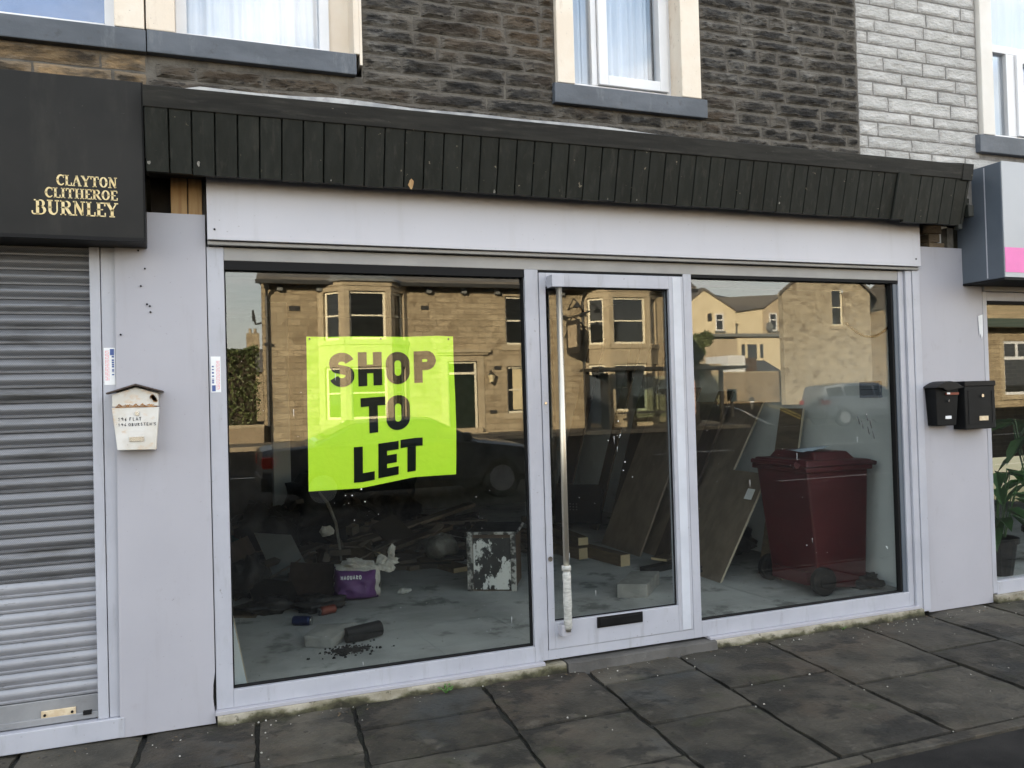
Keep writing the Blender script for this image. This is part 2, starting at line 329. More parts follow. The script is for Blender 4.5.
def wall_open(mb, u0, u1, z0, z1, ops, y, t):
    """flat wall face at local y with rectangular openings and their reveals"""
    us = sorted({u0, u1, *[a for o in ops for a in o[:2]]}); zs = sorted({z0, z1, *[a for o in ops for a in o[2:4]]})
    us = [u for u in us if u0 <= u <= u1]; zs = [z for z in zs if z0 <= z <= z1]
    for a, b in zip(us, us[1:]):
        for c, d in zip(zs, zs[1:]):
            mu, mz = (a + b) / 2, (c + d) / 2
            if any(o[0] < mu < o[1] and o[2] < mz < o[3] for o in ops): continue
            mb.quad((a, y, c), (b, y, c), (b, y, d), (a, y, d)); mb.quad((a, y + t, c), (a, y + t, d), (b, y + t, d), (b, y + t, c))
    for (a, b, c, d) in [o[:4] for o in ops]:
        mb.quad((a, y, c), (a, y + t, c), (a, y + t, d), (a, y, d)); mb.quad((b, y, c), (b, y, d), (b, y + t, d), (b, y + t, c))
        mb.quad((a, y, c), (b, y, c), (b, y + t, c), (a, y + t, c)); mb.quad((a, y, d), (a, y + t, d), (b, y + t, d), (b, y, d))
    for p in (((u0, y), (u0, y + t)), ((u1, y), (u1, y + t))):
        mb.quad((*p[0], z0), (*p[1], z0), (*p[1], z1), (*p[0], z1))
    mb.quad((u0, y, z1), (u1, y, z1), (u1, y + t, z1), (u0, y + t, z1)); mb.quad((u0, y, z0), (u0, y + t, z0), (u1, y + t, z0), (u1, y, z0))

def frame_rect(mb, u0, u1, z0, z1, w, y0, y1):
    """rectangular frame of four butted bars, inside the given outline"""
    mb.box(u0, u0 + w, y0, y1, z0, z1); mb.box(u1 - w, u1, y0, y1, z0, z1)
    mb.box(u0 + w, u1 - w, y0, y1, z0, z0 + w); mb.box(u0 + w, u1 - w, y0, y1, z1 - w, z1)

def pitch_stones(mb, x0, x1, z0, z1, ops, y, rh, ln, relief, gap=.011, seed=1):
    """courses of rock-faced stones, each its own lump of mesh"""
    rng = random.Random(seed); z = z0; row = 0
    while z < z1 - .02:
        h = min(rh * rng.uniform(.88, 1.14), z1 - z)
        spans = [(x0, x1)]
        for (a, b, c, d) in ops:
            if c < z + h * .6 and d > z + h * .4:
                spans = [q for s0, s1 in spans for q in ((s0, min(s1, a)), (max(s0, b), s1)) if q[1] - q[0] > .03]
        for s0, s1 in spans:
            x = s0 - rng.uniform(0, ln) * (s0 == x0)
            while x < s1 - .01:
                L = ln * rng.choice((.55, .8, 1, 1.15, 1.5)) * rng.uniform(.9, 1.1)
                a, b = max(x, s0), min(x + L, s1); x += L
                if s1 - x < .06: b = s1; x = s1
                if b - a < .035: continue
                nx = max(3, int((b - a) / .028)); nz = 6; vs = []; mid = []; fs = []; off = rng.uniform(0, 100); tilt = rng.uniform(-.3, .3)
                g = gap * rng.uniform(.6, 1.3) / 2
                for j in range(nz + 1):
                    for i in range(nx + 1):
                        u = i / nx; w = j / nz
                        px = a + g + (b - a - 2 * g) * u; pz = z + g + (h - 2 * g) * w
                        e = min(min(u, 1 - u) * (b - a) / .016, min(w, 1 - w) * h / .016, 1.)
                        nn = noise.noise((px * 14 + off, pz * 26, off)) + .5 * noise.noise((px * 40, pz * 60 + off, 0))
                        jx = noise.noise((pz * 40, px * 30, off)) * .006; mid.append(min(1, min(min(u, 1 - u) * (b - a) / .045, min(w, 1 - w) * h / .03)))
                        vs.append((px + jx, y - e * relief * (.55 + .6 * nn + tilt * (w - .5)) - .002, pz + noise.noise((px * 18, off, 3)) * .004))
                b0 = len(vs)
                for j in range(nz):
                    for i in range(nx): fs.append((j * (nx + 1) + i, j * (nx + 1) + i + 1, (j + 1) * (nx + 1) + i + 1, (j + 1) * (nx + 1) + i))
                per = [i for i in range(nx + 1)] + [j * (nx + 1) + nx for j in range(1, nz + 1)] + [nz * (nx + 1) + i for i in range(nx - 1, -1, -1)] + [j * (nx + 1) for j in range(nz - 1, 0, -1)]
                for p in per: vs.append((vs[p][0], y + .02, vs[p][2]))
                for q in range(len(per)):
                    r = (q + 1) % len(per); fs.append((per[q], b0 + q, b0 + r, per[r]))
                nb = len(mb.v); mb.add(vs, fs)
                for q, val in enumerate(mid): mb.attr[nb + q] = val
        z += h; row += 1

# ------------------------------------------------------------------ lettering made of strokes
def ribbon(mb, pts, w, to3, closed=False):
    pts = [Vector((p[0], p[1])) for p in pts]; n = len(pts); L = []; Rr = []
    for i, p in enumerate(pts):
        ww = w[min(i, len(w) - 1)] if isinstance(w, (list, tuple)) else w
        a = pts[(i - 1) % n] if (closed or i > 0) else p; b = pts[(i + 1) % n] if (closed or i < n - 1) else p
        d1 = (p - a).normalized() if (p - a).length > 1e-9 else (b - p).normalized(); d2 = (b - p).normalized() if (b - p).length > 1e-9 else d1
        t = (d1 + d2).normalized() if (d1 + d2).length > 1e-6 else d1
        nrm = Vector((-t.y, t.x)); k = 1 / max(.5, nrm.dot(Vector((-d1.y, d1.x))))
        L.append(p + nrm * ww / 2 * k); Rr.append(p - nrm * ww / 2 * k)
    m = n if closed else n - 1
    mb.add([to3(*p) for p in L] + [to3(*p) for p in Rr], [(i, (i + 1) % n, n + (i + 1) % n, n + i) for i in range(m)])
def arc(cx, cy, rx, ry, a0, a1, n=14):
    return [(cx + rx * math.cos(rad(a0 + (a1 - a0) * i / n)), cy + ry * math.sin(rad(a0 + (a1 - a0) * i / n))) for i in range(n + 1)]
K, TH = .19, .085                            # thick and thin strokes of the serif face
def stem(x, y0=0, y1=1): return [([(x, y0), (x, y1)], K)]
def serif(x, y, w=.36): return [([(x - w / 2, y), (x + w / 2, y)], TH)]
def spur(x, y=.5): return [([(x - .16, y), (x + .16, y)], [.02, .10])] if False else [([(x - .15, y), (x, y), (x + .15, y)], [.01, .13, .01])]
SERIF = {
 'C': (.72, [(arc(.42, .5, .30, .45, 40, 320), [TH + (K - TH) * abs(math.sin(math.pi * i / 14)) for i in range(15)]), ([(.64, .70), (.64, .98)], TH)] + spur(.12)),
 'L': (.66, stem(.2) + serif(.2, .96) + [([(.05, .045), (.62, .045)], TH), ([(.60, .05), (.60, .30)], TH)] + spur(.2)),
 'A': (.80, [([(.12, .04), (.38, .98)], TH), ([(.38, .98), (.66, .04)], K), ([(.20, .36), (.56, .36)], TH)] + serif(.12, .04, .26) + serif(.67, .04, .30) + spur(.38, .36)),
 'Y': (.80, [([(.12, .96), (.40, .46)], K), ([(.68, .96), (.40, .46)], TH), ([(.40, .5), (.40, .04)], K)] + serif(.12, .96, .30) + serif(.68, .96, .26) + serif(.40, .04) + spur(.4, .45)),
 'T': (.76, stem(.38) + [([(.04, .95), (.72, .95)], TH + .02), ([(.06, .72), (.06, .98)], TH), ([(.70, .72), (.70, .98)], TH)] + serif(.38, .04) + spur(.38)),
 'O': (.80, [(arc(.40, .5, .27, .44, 90, 450, 24)[:-1], [TH + (K - TH) * abs(math.cos(math.radians(90 + 15 * i))) for i in range(24)], True)] + spur(.13) + spur(.67)),
 'N': (.86, [([(.18, .02), (.18, .98)], TH), ([(.18, .96), (.66, .05)], K), ([(.66, .02), (.66, .98)], TH)] + serif(.16, .04, .28) + serif(.68, .96, .28) + serif(.14, .96, .2)),
 'I': (.42, stem(.2) + serif(.2, .96) + serif(.2, .04) + spur(.2)),
 'H': (.86, stem(.2) + stem(.66) + serif(.2, .96) + serif(.2, .04) + serif(.66, .96) + serif(.66, .04) + [([(.2, .5), (.66, .5)], TH)] + spur(.43)),
 'E': (.68, stem(.2) + [([(.05, .955), (.62, .955)], TH), ([(.05, .045), (.64, .045)], TH), ([(.2, .5), (.48, .5)], TH), ([(.60, .98), (.60, .74)], TH), ([(.62, .02), (.62, .28)], TH)] + spur(.2)),
 'R': (.80, stem(.2) + serif(.2, .96) + serif(.2, .04) + [([(.2, .955), (.40, .955)] + arc(.40, .74, .21, .215, 90, -90, 10) + [(.2, .525)], [TH] * 3 + [.1, .12, .15, .17, .17, .15, .12, .1] + [TH] * 2), ([(.40, .52), (.68, .04)], K)] + serif(.69, .04, .24) + spur(.2, .52)),
 'B': (.80, stem(.22) + [([(.0, .955), (.40, .955)] + arc(.40, .74, .20, .215, 90, -90, 10) + [(.22, .525)], [TH] * 3 + [.1, .12, .15, .17, .17, .15, .12, .1] + [TH] * 2),
               ([(.22, .525), (.42, .525)] + arc(.42, .27, .25, .255, 90, -90, 10) + [(.05, .015)] + arc(.02, .16, .14, .15, 270, 150, 6), [TH] * 3 + [.1, .13, .16, .18, .18, .16, .13, .1] + [TH] * 9)]),
 'U': (.84, [([(.2, .96), (.2, .34)] + arc(.43, .34, .23, .30, 180, 360, 12) + [(.66, .96)], [K] * 6 + [.14] * 4 + [TH] * 5)] + serif(.2, .96) + serif(.66, .96, .28) + spur(.2)),
}
def serif_text(mb, text, u0, u1, v, h, to3):
    wid = sum(SERIF[c][0] for c in text); s = (u1 - u0) / wid; x = 0
    for c in text:
        for st in SERIF[c][1]:
            p, w = st[0], st[1]
            ribbon(mb, [(u0 + (x + a) * s, v + b * h) for a, b in p], [q * (s + h) / 2 for q in w] if isinstance(w, list) else w * (s + h) / 2, to3, len(st) > 2)
        x += SERIF[c][0]
# light hand-lettering: each glyph a few single strokes in a unit box
HAND = {'1': [[(.2, .75), (.45, 1), (.45, 0)]], '9': [[(.7, .7), (.45, 1), (.15, .75), (.4, .5), (.7, .7), (.6, 0)]], '6': [[(.65, 1), (.2, .4), (.4, 0), (.7, .25), (.4, .5), (.2, .3)]],
        'F': [[(.7, 1), (.15, 1), (.15, 0)], [(.15, .55), (.55, .55)]], 'L': [[(.2, 1), (.2, 0), (.7, 0)]], 'A': [[(.05, 0), (.4, 1), (.75, 0)], [(.2, .4), (.6, .4)]], 'T': [[(.0, 1), (.8, 1)], [(.4, 1), (.4, 0)]],
        'O': [arc(.4, .5, .35, .5, 90, 450, 10)], 'B': [[(.15, 0), (.15, 1), (.6, .85), (.5, .55), (.15, .5), (.65, .35), (.55, .05), (.15, 0)]], 'U': [[(.1, 1), (.15, .15), (.4, 0), (.65, .15), (.7, 1)]],
        'R': [[(.15, 0), (.15, 1), (.65, .8), (.15, .5), (.7, 0)]], 'S': [[(.7, .9), (.3, 1), (.15, .75), (.6, .4), (.55, .05), (.1, .05)]], 'E': [[(.7, 1), (.15, 1), (.15, 0), (.7, 0)], [(.15, .5), (.55, .5)]],
        'N': [[(.1, 0), (.1, 1), (.7, 0), (.7, 1)]], "'": [[(.3, 1.1), (.25, .8)]], ' ': []}
def hand_text(mb, text, u, v, h, adv, w, to3, rng):
    for c in text:
        for st in HAND[c]: ribbon(mb, [(u + a * adv * .85 + rng.uniform(-.04, .04) * h, v + b * h + rng.uniform(-.04, .04) * h) for a, b in st], w, to3)
        u += adv * (.5 if c in " '" else 1)
# ------------------------------------------------------------------ camera, sky, sun
cd = bpy.data.cameras.new('camera'); cam = bpy.data.objects.new('camera', cd); col.objects.link(cam); scene.camera = cam
cd.sensor_width = 36; cd.lens = 830 / 1024 * 36; cd.clip_start = .05; cd.clip_end = 2000
r_, u_, f_ = Vector((0.93545256, -0.35232742, -0.02817605)), Vector((0.02087057, -0.02451702, 0.99948153)), Vector((0.35283554, 0.93555561, 0.01558123))
mw = Matrix((r_, u_, -f_)).transposed().to_4x4(); mw.translation = (0, -4.25, 1.52); cam.matrix_world = mw

SUN_EL, SUN_AZ = 13.6, -38.0                  # sun behind the terrace, low, a little to the left
w = bpy.data.worlds.new('World'); scene.world = w; w.use_nodes = True
nt = w.node_tree; nt.nodes.clear()
wo = nt.nodes.new('ShaderNodeOutputWorld'); bg = nt.nodes.new('ShaderNodeBackground'); bg.inputs[1].default_value = .12
sky = nt.nodes.new('ShaderNodeTexSky'); sky.sky_type = 'NISHITA'; sky.sun_disc = False
sky.sun_elevation = rad(SUN_EL); sky.sun_rotation = rad(SUN_AZ); sky.air_density = 1.0; sky.dust_density = 2.0; sky.ozone_density = 1.0
# broken cloud mixed over the sky, laid out on the sky dome's own directions
tc = nt.nodes.new('ShaderNodeTexCoord'); sp = nt.nodes.new('ShaderNodeSeparateXYZ'); nt.links.new(tc.outputs['Generated'], sp.inputs[0])
def wm(op, a, b):
    x = nt.nodes.new('ShaderNodeMath'); x.operation = op
    for i, v in enumerate((a, b)):
        if isinstance(v, (int, float)): x.inputs[i].default_value = v
        else: nt.links.new(v, x.inputs[i])
    return x.outputs[0]
zz = wm('ADD', wm('MAXIMUM', sp.outputs[2], 0.), .12); cb = nt.nodes.new('ShaderNodeCombineXYZ')
nt.links.new(wm('DIVIDE', sp.outputs[0], zz), cb.inputs[0]); nt.links.new(wm('DIVIDE', sp.outputs[1], zz), cb.inputs[1])
nz = nt.nodes.new('ShaderNodeTexNoise'); nt.links.new(cb.outputs[0], nz.inputs['Vector']); nz.inputs['Scale'].default_value = 1.15; nz.inputs['Detail'].default_value = 9; nz.inputs['Roughness'].default_value = .58
mr = nt.nodes.new('ShaderNodeMapRange'); mr.interpolation_type = 'SMOOTHSTEP'; nt.links.new(nz.outputs[0], mr.inputs[0]); mr.inputs[1].default_value = .40; mr.inputs[2].default_value = .66; mr.inputs[4].default_value = .85
mx = nt.nodes.new('ShaderNodeMix'); mx.data_type = 'RGBA'; nt.links.new(mr.outputs[0], mx.inputs[0]); nt.links.new(sky.outputs[0], mx.inputs[6]); mx.inputs[7].default_value = (6.6, 6.35, 6.1, 1)
hz = nt.nodes.new('ShaderNodeMix'); hz.data_type = 'RGBA'
nt.links.new(wm('MULTIPLY', wm('POWER', wm('SUBTRACT', 1., wm('MAXIMUM', sp.outputs[2], 0.)), 3.6), .88), hz.inputs[0]); nt.links.new(mx.outputs[2], hz.inputs[6]); hz.inputs[7].default_value = (7.4, 7.2, 6.6, 1)
nt.links.new(hz.outputs[2], bg.inputs[0]); nt.links.new(bg.outputs[0], wo.inputs[0])
sl = bpy.data.lights.new('sun', 'SUN'); sl.energy = 5.0; sl.angle = rad(.53); sl.color = (1., .85, .62)
so = bpy.data.objects.new('sun', sl); col.objects.link(so)
sd = Vector((math.sin(rad(SUN_AZ)) * math.cos(rad(SUN_EL)), math.cos(rad(SUN_AZ)) * math.cos(rad(SUN_EL)), math.sin(rad(SUN_EL))))
so.rotation_euler = sd.to_track_quat('Z', 'Y').to_euler(); so.location = sd * 60
vs = scene.view_settings; vs.view_transform = 'Standard'; vs.look = 'None'; vs.gamma = 1; vs.exposure = 2.45; vs.use_curve_mapping = False
scene.render.engine = 'CYCLES'; cy = scene.cycles
cy.use_denoising = True; cy.denoiser = 'OPENIMAGEDENOISE'; cy.denoising_input_passes = 'RGB_ALBEDO_NORMAL'; cy.denoising_prefilter = 'ACCURATE'; cy.max_bounces = 10; cy.diffuse_bounces = 4; cy.glossy_bounces = 5; cy.transparent_max_bounces = 24; cy.transmission_bounces = 6
cy.caustics_reflective = False; cy.caustics_refractive = False; cy.sample_clamp_indirect = 6

# ------------------------------------------------------------------ ground
def gz(x, y):
    """height of the ground: level by the shop, rising gently to the far side"""
    t = min(max((-y - 8) / 12.5, 0), 1); z = -.02 + .22 * t * t * (3 - 2 * t)
    if x > 12:
        s = min((x - 12) / 8, 1); q = min(max((-y - 20.5) / 7.5, 0), 1); z += .58 * s * q * q * (3 - 2 * q)
    return z
def sheet(name, xs, ys, dz, mat, kind='structure', fn=gz):
    mb = MB(); n = len(ys)
    mb.add([(x, y, fn(x, y) + dz) for x in xs for y in ys], [(i * n + j, (i + 1) * n + j, (i + 1) * n + j + 1, i * n + j + 1) for i in range(len(xs) - 1) for j in range(n - 1)])
    return struct(mb.build(name, mat), kind)
def lin(a, b, s): n = max(1, round((b - a) / s)); return [a + (b - a) * i / n for i in range(n + 1)]
far = MB(); far.quad((-600, -600, -.6), (600, -600, -.6), (600, 600, -.6), (-600, 600, -.6)); struct(far.build('terrain', 'soil'))
sheet('road', lin(-60, 80, 2), lin(-75, -1.49, .7), 0, 'tarmac')
# flagstones: joints read off the photograph, perpendicular joints lean a little
bx = [-6.6, -5.9, -5.2, -4.55, -3.8, -3.1, -2.5, -1.8, -1.2, -.78, -.27, .235, .69, 1.375, 1.975, 2.56, 3.19, 3.92, 4.5, 5.05, 5.75, 6.3, 7.0, 7.6, 8.4, 9.1, 9.8, 10.6]
cuts = {10: [-.5], 11: [-.61], 12: [-.36, -.745, -1.16], 13: [-.66, -1.2], 14: [-.3, -.855], 15: [-.622], 16: [-.84], 17: [-.605], 18: [-.9], 9: [-.85]}
fl = MB(); rng = random.Random(5)
for i in range(len(bx) - 1):
    ys = [.16] + cuts.get(i, [rng.uniform(-.5, -.95)]) + [-1.485]
    for a, b in zip(ys, ys[1:]):
        g = .0125; sk = .075; z = [rng.uniform(-.004, .003) for _ in range(4)]
        nx = max(4, int((bx[i + 1] - bx[i]) / .05)); ny = max(4, int((a - b) / .05)); vv = []; ff = []; o = rng.uniform(0, 50)
        for p in range(nx + 1):
            for q in range(ny + 1):
                u = p / nx; v = q / ny; y = a - g + (b - a + 2 * g) * v; x = bx[i] + g + (bx[i + 1] - bx[i] - 2 * g) * u + sk * y
                ed = min(min(u, 1 - u) * nx, min(v, 1 - v) * ny)
                wob = noise.noise((x * 8, y * 8, o)) * .012 + noise.noise((x * 30, y * 30, o)) * .006 if ed < .5 else 0
                zz_ = (z[0] * (1 - u) + z[1] * u) * (1 - v) + (z[2] * (1 - u) + z[3] * u) * v + noise.noise((x * 3, y * 3, o)) * .005 + noise.noise((x * 13, y * 13, o)) * .0022 - (.007 if ed < .5 else 0)
                vv.append((x + wob, y + wob * .7, zz_))
        for p in range(nx):
            for q in range(ny): ff.append((p * (ny + 1) + q, (p + 1) * (ny + 1) + q, (p + 1) * (ny + 1) + q + 1, p * (ny + 1) + q + 1))
        per = [p * (ny + 1) for p in range(nx + 1)] + [nx * (ny + 1) + q for q in range(1, ny + 1)] + [p * (ny + 1) + ny for p in range(nx - 1, -1, -1)] + [q for q in range(ny - 1, 0, -1)]
        n0 = len(vv)
        for k in per: vv.append((vv[k][0], vv[k][1], vv[k][2] - .05))
        for k in range(len(per)): m = (k + 1) % len(per); ff.append((per[k], n0 + k, n0 + m, per[m]))
        fl.add(vv, ff)
struct(fl.build('pavement', 'flag', smooth=False))
jm = MB(); jm.box(-6.8, 10.7, -1.492, .2, -.10, -.020); struct(jm.build('pavement_joints', 'joint'))
kb = MB(); x = -6.7
while x < 10.6:
    L = rng.uniform(.7, 1.0); kb.box(x + .004, x + L - .004, -1.555, -1.496, -.08, -.004 + rng.uniform(-.003, .002)); x += L
struct(kb.build('kerb', 'flag', bevel=.006))
fp = MB()
fxs = lin(-60, 18.2, 1.5)
sheet('far_footway', fxs, lin(-22.95, -20.3, .6), .115, 'footway')
k2 = MB()
for a, b in zip(lin(-60, 18.2, .9), lin(-60, 18.2, .9)[1:]): k2.hexa([(a + .005, -20.3, gz(a, -20.3) - .1), (b - .005, -20.3, gz(b, -20.3) - .1), (b - .005, -20.15, gz(b, -20.2) - .1), (a + .005, -20.15, gz(a, -20.2) - .1)],
                                                             [(a + .005, -20.3, gz(a, -20.3) + .12), (b - .005, -20.3, gz(b, -20.3) + .12), (b - .005, -20.15, gz(b, -20.2) + .12), (a + .005, -20.15, gz(a, -20.2) + .12)])
struct(k2.build('far_kerb', 'kerb'))
def stripe(mb, p, q, w, n=12):
    d = Vector((q[0] - p[0], q[1] - p[1])).normalized(); s = Vector((-d.y, d.x)) * w / 2; vv = []
    for i in range(n + 1):
        x, y = p[0] + (q[0] - p[0]) * i / n, p[1] + (q[1] - p[1]) * i / n
        for sg in (-1, 1): X, Y = x + s.x * sg, y + s.y * sg; vv.append((X, Y, gz(X, Y) + .012))
    mb.add(vv, [(2 * i, 2 * i + 1, 2 * i + 3, 2 * i + 2) for i in range(n)])
lp = MB()
for i in range(-10, 16): stripe(lp, (i * 5., -12.9), (i * 5. + 2.2, -12.9), .12, 4)
stripe(lp, (9, -7.1), (19, -7.1), .10, 20); stripe(lp, (19.6, -20.5), (25.5, -34), .12); stripe(lp, (17.5, -19.6), (27, -19.6), .15, 6)
struct(lp.build('road_markings', 'lane_paint'))
yl = MB(); stripe(yl, (21.4, -20.4), (27.6, -34), .08); stripe(yl, (21.7, -20.4), (27.9, -34), .08); struct(yl.build('yellow_road_markings', 'yellow_paint'))
# grit, leaves and crumbs along the foot of the shop front
gr = MB(); rng = random.Random(3)
for k in range(210):
    x = rng.uniform(-1, 6); y = -abs(rng.gauss(0.03, .10)) - .05 if rng.random() < .5 else rng.uniform(-1.5, -.05); s = rng.uniform(.0012, .0036)
    if rng.random() < .04: s *= 2.0
    gr.M = Matrix.Translation((x, y, .0)) @ Matrix.Rotation(rng.uniform(0, 6), 4, 'Z') @ Matrix.Rotation(rng.uniform(-.5, .5), 4, 'X')
    gr.hexa([(-s * 1.5, -s, -s), (s * 1.4, -s * .8, -s), (s, s, -s), (-s, s * 1.2, -s)], [(-s, -s * .7, s * .6), (s, -s * .5, s * .8), (s * .6, s * .7, s * .6), (-s * .7, s * .8, s * .5)])
struct(gr.build('loose_grit', 'grit'), 'stuff')
lf = MB()
for k in range(60):
    x = rng.uniform(-1, 6); y = -abs(rng.gauss(0.02, .05)) - .06; s = rng.uniform(.005, .013)
    lf.M = Matrix.Translation((x, y, .004)) @ Matrix.Rotation(rng.uniform(0, 6), 4, 'Z') @ Matrix.Rotation(rng.uniform(-.4, .4), 4, 'Y')
    lf.add([(-s, 0, 0), (-s * .2, -s * .5, .002), (s, 0, 0), (-s * .2, s * .5, .003)], [(0, 1, 2, 3)])
struct(lf.build('fallen_leaf_litter', 'dead_leaf'), 'stuff')
def weed(x, y, n, h, label, seed):
    r = random.Random(seed); o = thing('weed', label, 'weed', (x, y, 0)); mb = MB(); st = MB()
    for k in range(n):
        a = r.uniform(0, 6.3); l = h * r.uniform(.5, 1); p = Vector((x, y, .0)); q = p + Vector((math.cos(a) * l * .7, math.sin(a) * l * .7 , l * .8)); st.tube([p, q], .0012, 4)
        d = Vector((math.cos(a), math.sin(a), .2)) * h * .45; e = Vector((-math.sin(a), math.cos(a), 0)) * h * .17
        mb.quad(q, q + d * .5 + e, q + d, q + d * .5 - e)
    mb.build('leaf_tuft', 'weed', o); st.build('stalk', 'weed', o)
weed(1.16, -.085, 16, .045, 'small green weed at the foot of the plinth below the big left window', 1)
weed(3.75, -.07, 8, .025, 'tiny green weed by the plinth below the right window', 2)
# ------------------------------------------------------------------ the empty shop
YS = -.12                                    # face of the stone storey above the shop front
shop = thing('terraced_shop', 'empty grey panelled shop under soot black stone, to let poster in its window', 'shop', (2.2, 0, 0))
WL = (-.069, .757, 3.252, 4.75); WM = (1.972, 2.655, 3.231, 4.75)          # clear window openings
NL = (-1.75, -.325, 3.250, 4.75); NR = (5.14, 6.75, 3.217, 4.75)
def storey(parent, x0, x1, ops, mat, mort, rh, ln, seed, relief, det=None, z0=2.66, z1=5.9):
    b = MB(); wall_open(b, x0, x1, z0, z1, ops, YS + .012, .30); w = b.build('upper_wall', mort, parent)
    s = MB(); d0, d1 = det or (x0, x1); zt = min(z1, 5.2); pitch_stones(s, d0, d1, 2.9, zt, ops, YS + .012, rh, ln, relief, seed=seed); s.build('stone_facing', mat, parent)
    if zt < z1: m = MB(); m.box(d0, d1, YS - .01, YS + .005, zt, z1); m.build('upper_facing', 'terrace_stone', parent)
    return w
jl = lambda o: (o[0] - .13, o[1] + .02 + .13, o[2] - .02, 4.9)             # stones keep clear of the painted surrounds
storey(shop, -.194, 3.98, [(-.194, .80, 3.15, 4.95), (1.868, 2.792, 3.125, 4.95)], 'stone_black', 'mortar', .0745, .25, 4, .022)
def surround(parent, u0, u1, z0, z1, mat, left=.13, right=.13):
    b = MB()
    if left: b.box(u0 - left, u0, YS - .022, YS + .16, z0, z1)
    if right: b.box(u1, u1 + right, YS - .022, YS + .16, z0, z1)
    b.box(u0 - left, u1 + right, YS - .024, YS + .16, z1, z1 + .2)
    return b.build('window_surround', mat, parent, bevel=.006)
def sillbar(parent, u0, u1, z0, z1, mat='sill'):
    b = MB(); b.hexa([(u0, YS - .03, z0), (u1, YS - .03, z0), (u1, YS + .12, z0), (u0, YS + .12, z0)], [(u0, YS - .032, z1 - .006), (u1, YS - .032, z1 - .006), (u1, YS + .12, z1 + .012), (u0, YS + .12, z1 + .012)])
    return b.build('sill', mat, parent, bevel=.005)
def upvc(parent, u0, u1, z0, z1, lights, transom=None, y=-.02):
    """white plastic window: outer frame, mullions and one opening casement per light marked 1"""
    b = MB(); frame_rect(b, u0, u1, z0, z1, .05, y, y + .07); g = []
    top = transom or z1 - .05
    if transom: b.box(u0 + .05, u1 - .05, y, y + .07, transom, transom + .055); g.append((u0 + .05, u1 - .05, transom + .055, z1 - .05))
    for i, (a, c, op) in enumerate(lights):
        if i: b.box(lights[i - 1][1], a, y, y + .07, z0 + .05, top)
        if op: frame_rect(b, a + .003, c - .003, z0 + .053, top - .003, .058, y - .018, y + .05); g.append((a + .061, c - .061, z0 + .111, top - .061))
        else: g.append((a, c, z0 + .05, top))
    f = b.build('window_frame', 'upvc', parent, bevel=.004)
    for (a, c, d, e) in g: p = MB(); p.box(a, c, y + .028, y + .034, d, e); p.build('pane', 'glass_up', f)
    s = MB(); frame_rect(s, u0 - .0, u1 + .0, z0, z1, .012, y + .07, y + .09); s.build('seal', 'gasket', f)
    return f
surround(shop, *WL[:2], WL[2], WL[3], 'jamb', left=.124, right=.03); 
b = MB(); b.box(.757 + .03, .80, YS - .02, YS + .16, 3.2, 4.95); b.build('window_surround', 'jamb', shop)
b = MB(); surround(shop, *WM[:2], WM[2], WM[3], 'jamb', left=.105)
upvc(shop, WL[0], WL[1] - .10, WL[2] + .006, WL[3], [(WL[0] + .05, WL[1] - .15, 0)]); 
b = MB(); b.box(WL[1] - .10, WL[1], -.0, .1, WL[2], WL[3]); b.build('window_reveal', 'jamb', shop)
upvc(shop, WM[0] + .004, WM[1] + .02, WM[2] + .006, WM[3], [(WM[0] + .045, WM[0] + .165, 0), (WM[0] + .20, WM[1] - .02, 1)])
sillbar(shop, -.190, .768, 3.145, 3.254); sillbar(shop, 1.843, 2.818, 3.117, 3.231)
# wooden fascia: boards leaning out at the top, a trim board and lead flashing over it
wb = MB(); x = -.205; rng = random.Random(2)
while x < 4.735:
    wd = min(.0985 + rng.uniform(-.002, .002), 4.744 - x); e = .0035; zb = 2.583 + rng.uniform(-.003, .002); dy = rng.uniform(-.0015, .0015)
    if abs(x - 4.15) < .05: dy = -.012
    if x > 4.2 : zb -= .012
    p = [(x + .002, -.186 + dy, zb), (x + e + .002, -.193 + dy, zb), (x + wd - e, -.193 + dy, zb), (x + wd - .001, -.186 + dy, zb), (x + wd - .001, -.165, zb), (x + .002, -.165, zb)]
    q = [(a, y_ - .07, 2.86) for a, y_, _ in p]
    wb.add(p + q, [tuple(range(6))[::-1], tuple(range(6, 12))] + [(i, (i + 1) % 6, 6 + (i + 1) % 6, 6 + i) for i in range(6)]); x += wd
fas = wb.build('wooden_fascia', 'wood_black', shop)
b = MB(); b.prism([(-.268, 2.853), (-.285, 2.945), (-.255, 2.951), (-.13, 2.99), (-.13, 2.853)], 0, -.207, 4.70); b.prism([(-.272, 2.846), (-.29, 2.95), (-.13, 3.0), (-.13, 2.846)], 0, 4.662, 4.752)
b.build('trim_board', 'wood_trim', fas, bevel=.004)
b = MB(); b.prism([(-.18, 2.60), (-.235, 2.85), (-.10, 2.85), (-.10, 2.60)], 0, 4.744, 4.768); b.box(4.752, 4.80, -.235, -.19, 2.62, 2.70); b.box(4.77, 4.84, -.17, -.13, 2.68, 2.76); b.box(4.70, 4.735, -.20, -.16, 2.54, 2.575)
b.build('fascia_end', 'wood_black', fas, bevel=.006)
rng = random.Random(17); b = MB(); c2 = MB()
for (x, z, s) in ((1.015, 2.603, .020), (.02, 2.63, .010), (1.46, 2.592, .008), (2.3, 2.596, .005), (3.26, 2.63, .007), (-.19, 2.62, .009), (2.12, 2.59, .005), (.62, 2.594, .004)):
    m_ = b if s > .018 else c2; y_ = -.1965 - (z - 2.583) * .253; m_.quad(*[(x + s * .8 * rng.uniform(.5, 1.2) * math.cos(t), y_ - s * .3 * math.sin(t) * .8, z + s * 1.25 * rng.uniform(.6, 1.2) * math.sin(t)) for t in (6.283 * i / 9 for i in range(9))])
